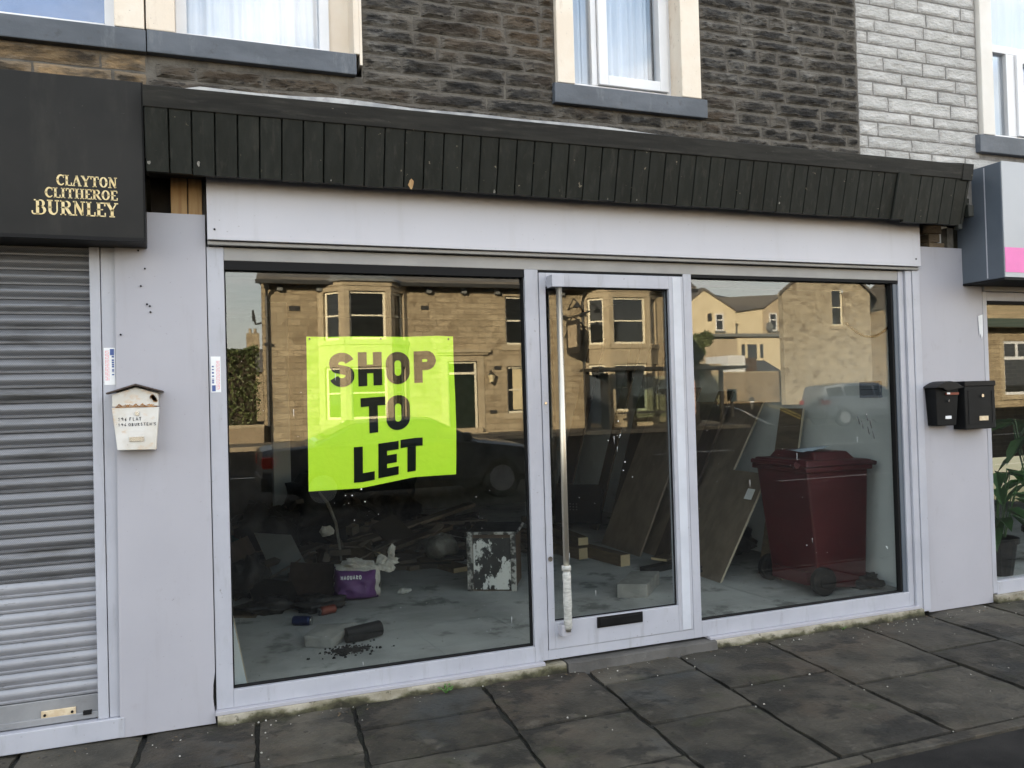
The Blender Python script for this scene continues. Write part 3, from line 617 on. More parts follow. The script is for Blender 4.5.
b.build('bare_patch', 'pine', fas); struct(c2.build('paint_chip', 'bag_grey', fas), 'stuff')
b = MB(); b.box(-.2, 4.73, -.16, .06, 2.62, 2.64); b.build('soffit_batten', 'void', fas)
# lead and mortar fillet where the fascia meets the stone
b = MB(); n = 60; vv = []
for i in range(n + 1):
    x = -.1 + 4.0 * i / n; h = 2.992 + (.019 + .014 * noise.noise((x * 2.1, 0, 4))) * max(0, 1 - max(0, x - 1.9) / .8) * (1 if x > .02 else .2)
    vv += [(x, -.165, 2.972), (x, -.142 - .004 * noise.noise((x * 7, 1, 2)), h), (x, -.12, h + .003)]
b.add(vv, [(3 * i + j, 3 * i + 3 + j, 3 * i + 4 + j, 3 * i + 1 + j) for i in range(n) for j in (0, 1)]); b.build('lead_flashing', 'flashing', shop)
# recess behind the fascia: bare pine on the left, old brick on the right
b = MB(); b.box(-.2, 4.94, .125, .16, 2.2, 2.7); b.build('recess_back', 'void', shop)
b = MB(); b.box(-.108, -.035, .03, .07, 2.36, 2.62); b.box(-.03, .032, .034, .07, 2.36, 2.62); build_each(b, 'bare_batten', 'pine', shop, .003)
b = MB(); b.box(4.60, 4.68, .09, .12, 2.36, 2.62)
for k, (a, c) in enumerate(((4.69, 4.83), (4.70, 4.80), (4.66, 4.83))): b.box(a, c, .03 + .01 * k, .12, 2.44 + k * .062, 2.496 + k * .062)
b.build('brick_pier', 'stone_brown', shop, bevel=.006)
b = MB(); b.box(4.845, 4.90, .02, .12, 2.43, 2.60); b.build('pale_post', 'mortar', shop)
# white panel over the roller box, pilaster panels
b = MB(); b.box(.052, 4.512, -.06, .03, 2.311, 2.66); pan = b.build('fascia_panel', 'fascia_lifted', shop, bevel=.003)
b = MB()
for (x, z) in ((4.47, 2.36), (4.47, 2.60), (.085, 2.36), (.085, 2.63)): b.tube([(x, -.0605, z), (x, -.064, z)], .005, 8)
build_each(b, 'screw', 'gasket', pan)
b = MB(); b.box(.052, 4.515, -.040, .03, 2.290, 2.3075); b.build('drip_rail', 'header', pan, bevel=.004)
b = MB(); b.box(.06, 4.5, -.02, .03, 2.3078, 2.3108); b.box(.06, 4.5, -.015, .03, 2.2865, 2.2898); b.build('shadow_gap', 'gasket', pan)
def bent_panel(name, x0, x1, z1, y, seed, torn=False, xb0=None):
    """thin sheet panel with a slight buckle and a bottom edge just off the ground"""
    mb = MB(); nx, nz = 8, 40; vv = []; xb0 = x0 if xb0 is None else xb0
    for s in (0, 1):
        for j in range(nz + 1):
            for i in range(nx + 1):
                u, v = i / nx, j / nz; xl = xb0 + (x0 - xb0) * v; xx = xl + (x1 - xl) * u
                if torn and u == 1 and .012 < v < .10: xx -= .011 * math.sin((v - .012) / .088 * math.pi) + .004 * noise.noise((v * 80, 0, 1))
                zz = .006 + .012 * (1 - u) * 0 + (z1 - .006) * v
                yy = y + .0035 * noise.noise((u * 1.5 + seed, v * 3, 0)) + s * .004 - .012 * max(0, .06 - v) * (1 if torn else .4)
                vv.append((xx, yy, zz))
    N = (nx + 1) * (nz + 1); ff = []
    for s in (0, 1):
        for j in range(nz):
            for i in range(nx): q = s * N + j * (nx + 1) + i; ff.append((q, q + 1, q + nx + 2, q + nx + 1))
    per = [i for i in range(nx + 1)] + [j * (nx + 1) + nx for j in range(1, nz + 1)] + [nz * (nx + 1) + i for i in range(nx - 1, -1, -1)] + [j * (nx + 1) for j in range(nz - 1, 0, -1)]
    for k in range(len(per)): m = (k + 1) % len(per); ff.append((per[k], per[m], N + per[m], N + per[k]))
    mb.add(vv, ff); return mb.build(name, 'panel', shop, smooth=False)
pl = bent_panel('pilaster_panel', -.352, .043, 2.437, -.012, 1.3, True, -.372); pr = bent_panel('pilaster_panel', 4.535, 5.112, 2.455, -.012, 7.7, False, 4.527)
b = MB(); b.box(-.35, .035, .0, .25, 0, 2.43); b.box(4.54, 5.10, 0, .25, 0, 2.44); build_each(b, 'pier', 'mortar', shop)
b = MB()
for (x, z) in ((-.253, 2.254), (-.226, 2.17), (-.245, 2.088), (-.22, 2.003), (-.208, 1.994), (-.206, 1.966), (-.335, 1.86)): b.tube([(x, -.0125, z), (x, -.0175, z)], .0045, 7)
build_each(b, 'rivet', 'gasket', pl)
# aluminium shop front
Y0, Y1 = -.005, .06
b = MB()
b.box(.047, .125, Y0, Y1, .064, 2.286); b.box(4.366, 4.41, Y0, Y1, .064, 2.286)
b.box(4.413, 4.465, Y0 - .016, Y1, .035, 2.288); b.box(4.468, 4.53, Y0 - .022, Y1, .02, 2.29)
b.box(1.692, 1.772, Y0, Y1, .064, 2.222); b.box(2.706, 2.762, Y0, Y1, .064, 2.222)
b.box(.125, 1.692, Y0, Y1, .064, .148); b.box(2.762, 4.366, Y0, Y1, .064, .155); b.box(1.772, 2.706, Y0, Y1, .064, .118)
sf = b.build('shopfront_frame', 'frame', shop, bevel=.003)
b = MB(); b.box(.125, 4.366, Y0 + .004, Y1, 2.222, 2.286); b.build('head_rail', 'header', sf, bevel=.003)
b = MB(); b.box(.04, 1.74, -.035, .09, .045, .0635); b.box(2.80, 4.43, -.035, .09, .045, .0635); build_each(b, 'sub_sill', 'panel', sf, .003)
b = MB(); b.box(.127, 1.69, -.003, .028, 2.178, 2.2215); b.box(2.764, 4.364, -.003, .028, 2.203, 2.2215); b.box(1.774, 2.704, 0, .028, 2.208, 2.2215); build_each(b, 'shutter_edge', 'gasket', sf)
b = MB()
for (a, c, d, e) in ((.125, 1.692, .148, 2.222), (2.762, 4.366, .155, 2.222)):
    b = MB(); frame_rect(b, a, c, d, e, .007, .018, .05)
    if a > 1: b.box(4.316, 4.331, .012, .05, .163, 2.2)
    b.build('glazing_gasket', 'gasket', sf)
b = MB(); b.box(4.3315, 4.3655, .006, .035, .156, 2.2); b.build('frame_return', 'sign_grey', sf)
G = []
for (a, c, d, e) in ((.128, 1.689, .151, 2.22), (2.765, 4.36, .158, 2.22)):
    p = MB(); p.box(a, c, .036, .042, d, e); G.append(p.build('shop_window', 'glass', sf))
def splashes(pane, spots, y, seed, mat='paper'):
    """paint flecks, scratches and bird dirt dried on a pane"""
    r = random.Random(seed); m = MB()
    for (x, z, n, sp, s) in spots:
        for k in range(n):
            a, c = x + r.gauss(0, sp), z + r.gauss(0, sp); q = .85 * s * r.uniform(.25, 1) ** 1.5; g = r.randint(5, 7)
            m.quad(*[(a + q * r.uniform(.6, 1.2) * math.cos(t), y, c + q * r.uniform(.5, 1.3) * math.sin(t)) for t in (6.283 * i / g for i in range(g))])
            if r.random() < .08: m.quad((a - .0012, y, c), (a + .0012, y, c), (a + .0008, y, c - r.uniform(.01, .05)), (a - .0006, y, c - r.uniform(.01, .05)))
    struct(m.build('paint_fleck', mat, pane), 'stuff')
splashes(sf, [(.72, 1.01, 7, .04, .008), (.80, .95, 4, .04, .005), (1.36, .85, 9, .10, .003), (1.45, .30, 8, .12, .0035), (.6, 1.5, 6, .2, .003), (.32, 1.6, 5, .15, .003), (1.15, .4, 5, .2, .003), (.5, .28, 5, .12, .003)], .0345, 1)
splashes(sf, [(3.5, 1.12, 10, .12, .003), (3.35, .95, 9, .18, .003), (3.0, .98, 6, .12, .003), (4.22, .45, 4, .018, .010), (3.62, .55, 5, .09, .005), (4.05, 1.25, 6, .05, .005), (3.2, .4, 6, .2, .003), (4.2, .95, 5, .06, .003)], .0345, 2)
b = MB()
for (x, z) in ((4.02, 1.33), (4.05, 1.30), (4.09, 1.35), (4.12, 1.30), (4.10, 1.26), (4.14, 1.23)): b.quad((x, .0346, z), (x + .006, .0346, z), (x + .02, .0346, z - .05), (x + .012, .0346, z - .055))
struct(b.build('scrape', 'ink', sf), 'stuff')
# door
dz0, dz1 = .12, 2.206
b = MB(); b.box(1.776, 1.815, Y0 - .004, Y1 - .01, dz0, dz1); b.box(2.604, 2.702, Y0 - .004, Y1 - .01, dz0, dz1)
b.box(1.815, 2.604, Y0 - .004, Y1 - .01, dz0, .27); b.box(1.815, 2.604, Y0 - .004, Y1 - .01, 2.13, dz1)
door = b.build('door', 'frame', shop, bevel=.003)
b = MB(); b.box(2.6975, 2.7045, -.001, .04, .12, 2.2); b.box(2.628, 2.684, -.012, -.0085, .125, 2.2); build_each(b, 'highlight_strip', 'edge_highlight', door, .002)  # pale strips put in for the highlight down the door edge
p = MB(); p.box(1.815, 2.604, .026, .032, .27, 2.13); dg = p.build('door_pane', 'glass', door)
splashes(door, [(2.24, 1.3, 7, .04, .006), (2.31, 1.08, 3, .02, .008), (2.4, 1.2, 4, .12, .004), (2.0, .9, 4, .2, .003), (2.1, .45, 4, .15, .003)], .0245, 5)
b = MB(); frame_rect(b, 1.815, 2.604, .27, 2.13, .006, .012, .022); b.build('door_gasket', 'gasket', door)
b = MB(); b.box(2.07, 2.362, -.016, -.009, .205, .266); lpb = b.build('letter_plate', 'black_plastic', door, bevel=.004)
b = MB(); b.box(2.085, 2.347, -.021, -.016, .215, .256); b.build('letter_flap', 'black_tin', door, bevel=.003)
b = MB(); b.tube([(1.868, -.062, .225), (1.872, -.062, 2.145)], .017, 20); h = b.build('pull_bar', 'steel', door, smooth=True)
b = MB(); b.box(1.822, 1.894, -.085, -.009, 2.118, 2.186); b.build('upper_bracket', 'frame', door, bevel=.004)
b = MB(); b.box(1.83, 1.885, -.066, -.009, .20, .262); b.build('lower_bracket', 'panel', door, bevel=.004)
b = MB(); b.lathe((1.869, -.062, .235), [(.0175, 0), (.024, .02), (.021, .1), (.025, .13), (.022, .25), (.024, .3), (.0175, .33)], 16); b.tube([(1.868, -.062, .56), (1.868, -.062, .585)], .026, 14); b.build('tape_wrap', 'tape', door, smooth=True)
b = MB(); b.tube([(1.795, -.010, .62), (1.795, -.016, .62)], .014, 12); b.tube([(1.795, -.010, 1.48), (1.795, -.014, 1.48)], .008, 10); build_each(b, 'lock_cylinder', 'chrome', door)
# plinth under the windows, door step
def rough_bar(name, x0, x1, y0, y1, z0, z1, mat, seed):
    m = MB(); n = int((x1 - x0) / .03); vv = []
    for i in range(n + 1):
        x = x0 + (x1 - x0) * i / n; a = noise.noise((x * 6, seed, 0)) * .006 + noise.noise((x * 25, seed, 1)) * .004
        c = noise.noise((x * 9, seed, 5)) * .004
        vv += [(x, y0 - .012 + a, z0), (x, y0 + a, z0 + (z1 - z0) * .55), (x, y0 + .006 + a, z1 - .006 + c), (x, y0 + .02, z1 + c * .3), (x, y1, z1), (x, y1, z0)]
    ff = [(6 * i + j, 6 * i + 6 + j, 6 * i + 6 + (j + 1) % 6, 6 * i + (j + 1) % 6) for i in range(n) for j in range(6)] + [tuple(range(6)), tuple(range(6 * n, 6 * n + 6))]
    m.add(vv, ff); return m.build(name, mat, shop)
rough_bar('plinth', .05, 1.86, -.05, .10, -.03, .046, 'plinth', 1); rough_bar('plinth', 2.83, 4.45, -.05, .10, -.03, .046, 'plinth', 2); rough_bar('doorstep', 1.865, 2.825, -.065, .10, -.03, .05, 'doorstep', 3)
# inside: walls, ceiling, column; outside shell: back, gables, roof
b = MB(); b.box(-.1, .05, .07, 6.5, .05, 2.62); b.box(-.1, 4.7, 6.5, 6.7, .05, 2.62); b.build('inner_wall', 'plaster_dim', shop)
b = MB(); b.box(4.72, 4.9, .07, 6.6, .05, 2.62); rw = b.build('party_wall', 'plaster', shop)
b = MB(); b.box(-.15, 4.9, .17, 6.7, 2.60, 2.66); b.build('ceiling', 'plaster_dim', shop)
b = MB(); b.box(.72, .90, 4.9, 5.1, .06, 2.6); b.build('column', 'plaster', shop, bevel=.01)
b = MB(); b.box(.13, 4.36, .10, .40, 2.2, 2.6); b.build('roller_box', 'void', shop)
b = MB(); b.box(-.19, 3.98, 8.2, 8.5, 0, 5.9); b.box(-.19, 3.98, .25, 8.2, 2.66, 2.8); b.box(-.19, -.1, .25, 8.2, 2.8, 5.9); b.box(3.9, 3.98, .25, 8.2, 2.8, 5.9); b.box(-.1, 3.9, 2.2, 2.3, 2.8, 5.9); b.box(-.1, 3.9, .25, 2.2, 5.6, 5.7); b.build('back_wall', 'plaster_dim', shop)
def roof(parent, x0, x1, ze=5.9, zr=8.25, yr=4.2):
    m = MB(); m.prism([(-.35, ze - .12), (yr, zr), (8.9, ze - .12), (8.9, ze - .24), (yr, zr - .14), (-.35, ze - .24)], 0, x0, x1); r = m.build('roof', 'slate_dark', parent)
    g = MB(); g.box(x0, x1, -.46, -.33, ze - .22, ze - .10); g.build('gutter', 'iron', r); return r
rf = roof(shop, -.19, 3.98)
b = MB(); b.box(3.55, 4.0, 3.7, 4.7, 7.7, 9.1); b.build('chimney', 'terrace_stone', rf, bevel=.01)
fm = MB(); fm.box(.05, 4.72, .065, 6.5, -.05, .055); struct(fm.build('shop_floor', 'concrete'))
def curtain(x0, x1, z0, z1, y, label, mat='curtain', waves=9):
    m = MB(); n = 80; vv = []
    for i in range(n + 1):
        u = i / n; x = x0 + (x1 - x0) * u; d = .022 * math.sin(u * waves * 6.28 + 2 * math.sin(u * 9)) + .012 * math.sin(u * waves * 14)
        vv += [(x, y + d, z0), (x, y + d * .8, z1), (x, y + d + .003, z0), (x, y + d * .8 + .003, z1)]
    m.add(vv, [(4 * i, 4 * i + 4, 4 * i + 5, 4 * i + 1) for i in range(n)] + [(4 * i + 2, 4 * i + 3, 4 * i + 7, 4 * i + 6) for i in range(n)])
    return tag(m.build('curtain', mat, smooth=True), label, 'curtain')
curtain(WL[0] + .02, WL[1] - .12, 3.27, 4.72, .17, 'white net curtain in the upstairs window above the to let poster', waves=7)
curtain(WM[0] + .02, WM[0] + .18, 3.26, 4.72, .15, 'narrow pale curtain behind the fixed slim pane beside the open casement', waves=3)
curtain(WM[0] + .22, WM[1], 3.26, 4.72, .22, 'white net curtain behind the open casement of the upstairs window over the door', waves=6)
# ------------------------------------------------------------------ neighbours
ln = thing('terraced_shop', 'neighbouring shop with closed grey roller shutter under a charcoal sign board', 'shop', (-3, 0, 0))
storey(ln, -14, -.194, [(-1.9, -.194, 3.15, 4.95)], 'stone_brown', 'mortar', .085, .27, 9, .016, det=(-3.2, -.194))
surround(ln, *NL[:2], NL[2], NL[3], 'jamb', left=.13, right=.125)
upvc(ln, NL[0], NL[1], NL[2] + .006, NL[3], [(NL[0] + .05, -1.07, 0), (-1.01, NL[1] - .05, 0)])
sillbar(ln, -1.95, -.194, 3.143, 3.250)
b = MB(); b.box(-1.74, -.36, .10, .11, 3.27, 4.72); tag(b.build('sky_tint_sheet', 'sky_tint'), 'deep blue sheet coloured as reflected sky in the upstairs window over the charcoal sign', 'blind')  # blue sheet added behind the pane in place of reflected sky
rf = roof(ln, -14, -.19)
b = MB(); b.box(-.5, -.1, 3.7, 4.7, 7.7, 9.2); b.box(-7.6, -7.0, 3.7, 4.7, 7.7, 9.2); build_each(b, 'chimney', 'terrace_stone', rf, .01)
b = MB(); b.box(-14, -.19, 8.2, 8.5, 0, 5.9); b.box(-14, -13.8, .2, 8.2, 0, 5.9); b.box(-13.8, -.2, .25, 8.2, 2.66, 2.8); b.box(-14, -4.2, .0, .3, 0, 2.55); b.box(-4.2, -.38, .3, .4, 0, 2.55); b.box(-13.8, -.2, 2.2, 2.3, 2.8, 5.9); b.box(-.24, -.2, .25, 8.2, 2.8, 5.9); b.build('back_wall', 'terrace_stone', ln)
# roller shutter: curved interlocking slats, upper ones perforated
def slats(x0, x1, z0, z1, y, pitch, dp=.0125):
    m = MB(); z = z0
    while z < z1 - .01:
        prof = [(y + .006, z), (y - .002, z + .004), (y - .003, z + .012), (y + .004, z + .016)] + [(y + .004 - dp * math.sin(math.pi * t / 8), z + .016 + (pitch - .018) * t / 8) for t in range(1, 9)] + [(y + .006, z + pitch)]
        n = len(prof); m.add([(x0, *p) for p in prof] + [(x1, *p) for p in prof], [(i, i + 1, n + i + 1, n + i) for i in range(n - 1)]); z += pitch
    return m
k = NT('perforated_slat'); v = k.coords((1, 1, 1)); sp_ = k.t.nodes.new('ShaderNodeSeparateXYZ'); k.l(v, sp_.inputs[0])
def wav(a, f, ph=0.): return k.math('SINE', k.math('ADD', k.math('MULTIPLY', a, f), ph))
dots = k.math('MULTIPLY', wav(sp_.outputs[0], 900.), wav(sp_.outputs[2], 900.))
grime = k.step(k.noise(k.coords((.6, 1, 5)), 3.2, 8, .65), .48, .72)
c_ = k.mix(k.step(dots, .05, .45), (.23, .235, .25), (.03, .03, .032)); c_ = k.mix(k.math('MULTIPLY', grime, .75), c_, (.045, .043, .038))
k.bsdf(c_, .42, .35); M['slat_perf'] = k.m
M['slat'] = surf('plain_shutter_slat', (.29, .295, .318), (.245, .25, .272), 3, .4, .1, metal=.2, dirts=[((.12, .12, .12), 7, .53, .68, .5, (.6, 1, 5)), ((.08, .08, .075), 30, .62, .67, .6, (.5, 1, 2))])
M['shutter_rail'] = surf('shutter_bottom_rail', (.22, .225, .235), (.28, .285, .295), 5, .45, .1, metal=.2, dirts=[((.08, .08, .075), 8, .52, .75, .7, (.5, 1, 2))])
sh = slats(-3.9, -.462, .748, 2.255, .035, .067).build('roller_shutter', 'slat_perf', ln)
slats(-3.9, -.462, .212, .745, .035, .067, .008).build('plain_slats', 'slat', sh)
b = MB(); b.box(-3.9, -.462, .03, .055, .105, .211); b.box(-3.9, -.462, .018, .03, .105, .135); br = b.build('bottom_rail', 'shutter_rail', sh, bevel=.003)
b = MB(); b.box(-.695, -.555, .021, .029, .128, .166); b.build('lock_plate', 'brass', sh, bevel=.003)
b = MB(); b.box(-.525, -.49, .012, .029, .125, .142); b.tube([(-.68, .021, .147), (-.68, .016, .147)], .006); b.tube([(-.57, .021, .147), (-.57, .016, .147)], .006); build_each(b, 'shutter_bolt', 'gasket', sh)
b = MB(); b.box(-.462, -.418, .0, .08, .10, 2.3); b.box(-.415, -.352, .004, .08, .10, 2.3); build_each(b, 'guide_rail', 'frame', ln, .003)
b = MB(); b.box(-4.2, -.352, -.018, .09, .008, .099); b.build('shutter_sill', 'frame', ln, bevel=.004)
b = MB(); b.box(-4.2, -3.9, -.01, .1, 0, 2.5); b.build('far_pilaster', 'panel', ln)
sg = thing('shop_sign', 'charcoal box sign with three lines of pale gold town names', 'sign', (-2, -.2, 2.32))
b = MB(); b.box(-3.9, -.213, -.20, .03, 2.265, 2.983); b.build('sign_box', 'sign_black', sg, bevel=.004)
b = MB(); b.box(-3.9, -.2105, -.203, -.20, 2.262, 2.278); b.build('sign_edge', 'gasket', sg); b = MB(); b.box(-.2129, -.2095, -.204, -.19, 2.25, 2.985); b.build('sign_edge', 'gasket', sg)
tx = MB(); to3 = lambda u, v: (u * 1.0255, -.2015, 1.52 + (v - 1.52) * 1.0255)
serif_text(tx, 'CLAYTON', -.548, -.312, 2.4715, .046, to3); serif_text(tx, 'CLITHEROE', -.592, -.312, 2.4175, .0435, to3)
serif_text(tx, 'BURNLEY', -.632, -.312, 2.345, .062, to3); tx.build('lettering', 'gold', sg)

rn = thing('terraced_shop', 'neighbouring shop with whitewashed stone upstairs and pot plants in its window', 'shop', (8, 0, 0))
storey(rn, 3.98, 26, [(5.02, 6.88, 3.10, 4.95)], 'stone_white', 'mortar_white', .083, .34, 21, .008, det=(3.98, 9.0), z1=6.3)
surround(rn, *NR[:2], NR[2], NR[3], 'jamb_white', left=.11, right=.11)
upvc(rn, NR[0], NR[1], NR[2] + .006, NR[3], [(NR[0] + .06, 5.42, 0), (5.50, 6.1, 1), (6.16, NR[1] - .06, 0)], transom=3.86)
sillbar(rn, 4.983, 6.95, 3.092, 3.217)
curtain(5.2, 6.7, 3.25, 4.7, .18, 'white net curtain in the upstairs window set in whitewashed stone', waves=14)
roof(rn, 3.98, 26, 6.3, 8.7)
b = MB(); b.box(3.98, 26, 8.2, 8.5, 0, 6.3); b.box(25.8, 26, .25, 8.2, 0, 6.3); b.box(4.9, 25.8, .25, 8.2, 2.66, 2.8); b.box(9.2, 26, 0, .3, 0, 2.55); b.box(4.0, 25.8, 2.2, 2.3, 2.8, 6.3); b.box(3.985, 4.06, .25, 8.2, 2.8, 6.3); b.box(4.9, 9.2, 5, 5.2, 0, 2.66); b.build('back_wall', 'terrace_stone', rn)
sp2 = thing('shop_sign', 'grey box sign with a bright pink band, above the window of pot plants', 'sign', (7, -.25, 2.2))
b = MB(); b.box(4.937, 9.2, -.326, .02, 2.21, 2.972); b.build('sign_box', 'sign_grey', sp2, bevel=.004)
b = MB(); b.box(4.941, 9.2, -.3325, -.3265, 2.214, 2.975); fc = b.build('sign_face', 'sign_pale', sp2)
b = MB(); b.box(4.943, 9.2, -.3345, -.333, 2.245, 2.408); b.build('pink_band', 'pink', sp2)
b = MB(); b.box(4.935, 9.2, -.33, .0, 2.196, 2.2095); b.box(5.02, 5.026, -.2, -.19, 2.21, 2.97); b.build('sign_base', 'gasket', sp2)
b = MB(); b.box(4.9355, 4.9368, -.21, -.202, 2.22, 2.96); b.build('side_fold', 'frame', sp2)
fr = MB(); fr.box(5.13, 5.17, .0, .08, .06, 2.3); fr.box(9.0, 9.06, 0, .08, .06, 2.3); fr.box(7.05, 7.1, 0, .08, .12, 2.1); fr.box(5.17, 9.0, 0, .08, .05, .14); fr.box(5.17, 9.0, 0, .08, 2.1, 2.16)
f2 = fr.build('shopfront_frame', 'frame', rn, bevel=.003)
b = MB(); b.box(5.115, 9.1, -.03, .09, 2.162, 2.24); b.build('roller_cover', 'header', f2, bevel=.004)
b = MB(); b.box(5.172, 8.998, .01, .05, 2.08, 2.1); b.build('shutter_edge', 'gasket', f2)
for a, c in ((5.17, 7.05), (7.1, 9.0)): p = MB(); p.box(a, c, .04, .046, .14, 2.1); p.build('shop_window', 'glass', f2)
b = MB(); b.box(5.115, 9.2, -.045, .1, -.03, .05); b.build('plinth', 'plinth', rn)
fm = MB(); fm.box(4.92, 9.2, .07, 5.0, -.05, .08); struct(fm.build('plant_shop_floor', 'concrete'))
def pot_plant(x, y, z, h, n, label, seed, long=.3):
    r = random.Random(seed); o = thing('pot_plant', label, 'pot plant', (x, y, z))
    p = MB(); p.lathe((x, y, z), [(.0, 0), (.10, 0), (.135, .24), (.15, .24), (.15, .28), (.13, .28), (.12, .22), (0, .22)], 18); p.build('pot', 'black_tin', o, smooth=False)
    m = MB(); s = MB()
    for i in range(n):
        a = r.uniform(0, 6.28); t = r.uniform(.3, 1); c = Vector((x + math.cos(a) * .05, y + math.sin(a) * .04, z + .22)); q = c + Vector((math.cos(a) * .16 * t, math.sin(a) * .14 * t, h * t))
        s.tube([c, (c + q) / 2 + Vector((0, 0, .05)), q], .004, 5)
        d = Vector((math.cos(a), math.sin(a) * .8, r.uniform(-.7, .2))).normalized() * long * r.uniform(.6, 1.1); e = Vector((-math.sin(a), math.cos(a), .1)) * long * .2
        m.add([q, q + d * .35 + e + Vector((0, 0, .02)), q + d * .7 + e * .7, q + d + Vector((0, 0, -.06)), q + d * .7 - e * .7, q + d * .35 - e + Vector((0, 0, .02))], [(0, 1, 2, 3), (0, 3, 4, 5)])
    m.build('foliage', 'leaf', o); s.build('stem', 'leaf', o)
pot_plant(5.62, .36, .08, .62, 26, 'shorter pot plant just beside the pilaster, in the window under the pink band', 3, .26)
pot_plant(6.3, .5, .08, .95, 30, 'taller pot plant further from the pilaster, in the window under the pink band', 5, .32)

# ------------------------------------------------------------------ letter boxes, stickers, poster
mbx = thing('letter_box', 'rusting white letter box with a little pitched roof and marker pen writing', 'letter box', (-.27, -.05, 1.32))
b = MB(); b.hexa([(-.352, -.095, 1.328), (-.19, -.095, 1.324), (-.19, -.014, 1.324), (-.352, -.014, 1.328)], [(-.372, -.098, 1.522), (-.174, -.098, 1.52), (-.174, -.014, 1.52), (-.372, -.014, 1.522)]); bd = b.build('box_body', 'rust_white', mbx, bevel=.004)
b = MB(); b.prism([(-.370, 1.526), (-.177, 1.526), (-.177, 1.582), (-.27, 1.612), (-.370, 1.582)], 1, -.092, -.014); b.build('gable_top', 'rust_white', mbx, bevel=.002)
b = MB(); b.prism([(-.392, 1.583), (-.27, 1.621), (-.156, 1.587), (-.156, 1.594), (-.27, 1.629), (-.392, 1.590)], 1, -.118, -.012); b.build('box_roof', 'roof_dark', mbx, bevel=.001)
b = MB(); n = 24
for i in range(n):
    u = i / n; z = 1.529 + .003 * math.sin(i * 1.7); b.quad((-.352 + .158 * u, -.0985, z - .002), (-.352 + .158 * (u + 1 / n), -.0985, z - .002), (-.352 + .158 * (u + 1 / n), -.0985, z + .004 + .004 * math.sin(i * 1.3)), (-.352 + .158 * u, -.0985, z + .004 + .004 * math.sin((i - 1) * 1.3)))
r = random.Random(4)
for i in range(14): a = .02 * i; b.quad(*[(-.187 - .002 * i + .014 * math.cos(t) * r.uniform(.5, 1), -.0975, 1.548 + .0035 * i - .012 * (i > 7) + .010 * math.sin(t) * r.uniform(.4, 1)) for t in (0, 1.2, 2.4, 3.6, 4.8)]) if i < 9 else None
b.build('rust_stain', 'rust', mbx)
b = MB(); b.box(-.356, -.182, -.1, -.094, 1.521, 1.5255); b.build('flap_lip', 'rust', mbx)
b = MB(); b.tube([(-.268, -.097, 1.493), (-.268, -.103, 1.493)], .010, 14); b.build('lock', 'chrome', mbx)
b = MB(); frame_rect(b, -.302, -.240, 1.366, 1.386, .003, -.100, -.096); b.box(-.299, -.243, -.098, -.0958, 1.369, 1.383); b.build('name_plate', 'chrome', mbx)
t3 = lambda u, v: (u, -.0985, v); hw = MB(); rng = random.Random(6)
hand_text(hw, '196 FLAT', -.347, 1.461, .014, .0135, .0026, t3, rng); hand_text(hw, "196 OBURSTEN'S", -.347, 1.437, .012, .0125, .0024, t3, rng); hw.build('handwriting', 'ink', mbx)
m1 = thing('letter_box', 'black letter box with arched lid and a red and white slip poking out', 'letter box', (4.62, -.05, 1.25))
b = MB(); b.hexa([(4.572, -.09, 1.247), (4.742, -.09, 1.247), (4.742, -.014, 1.247), (4.572, -.014, 1.247)], [(4.552, -.105, 1.50), (4.757, -.105, 1.50), (4.757, -.014, 1.50), (4.552, -.014, 1.50)]); b.build('box_body', 'black_tin', m1, bevel=.006)
b = MB(); n = 10; prof = [(4.530 + .242 * i / n, 1.502 + .042 * math.sin(math.pi * i / n)) for i in range(n + 1)]; b.prism(prof + [(4.772, 1.498), (4.63, 1.478), (4.59, 1.498)], 1, -.13, -.012); b.build('arched_lid', 'black_plastic', m1, bevel=.003)
b = MB(); b.box(4.64, 4.748, -.113, -.100, 1.452, 1.467); sl_ = b.build('posted_slip', 'can_red', m1); b = MB(); b.box(4.642, 4.668, -.1145, -.1131, 1.456, 1.468); b.build('slip_end', 'paper', sl_)
b = MB(); b.tube([(4.662, -.098, 1.415), (4.662, -.109, 1.413)], .010, 12); b.build('lock', 'chrome', m1)
b = MB(); b.box(4.642, 4.692, -.0975, -.088, 1.292, 1.312); b.build('name_plate', 'paper', m1)
m2 = thing('letter_box', 'plain square black letter box with a brass name plate, next to the arched one', 'letter box', (4.92, -.05, 1.2))
b = MB(); b.box(4.80, 5.078, -.112, -.014, 1.215, 1.536); b.build('box_body', 'black_tin', m2, bevel=.006)
b = MB(); b.box(4.797, 5.081, -.118, -.014, 1.505, 1.54); b.build('lid', 'black_plastic', m2, bevel=.004)
b = MB(); frame_rect(b, 4.83, 5.05, 1.25, 1.475, .004, -.1145, -.1125); b.build('door_seam', 'gasket', m2)
b = MB(); b.tube([(4.955, -.113, 1.44), (4.955, -.122, 1.44)], .011, 12); b.build('lock', 'chrome', m2)
b = MB(); b.box(4.925, 5.005, -.1165, -.113, 1.272, 1.302); b.build('name_plate', 'brass', m2)
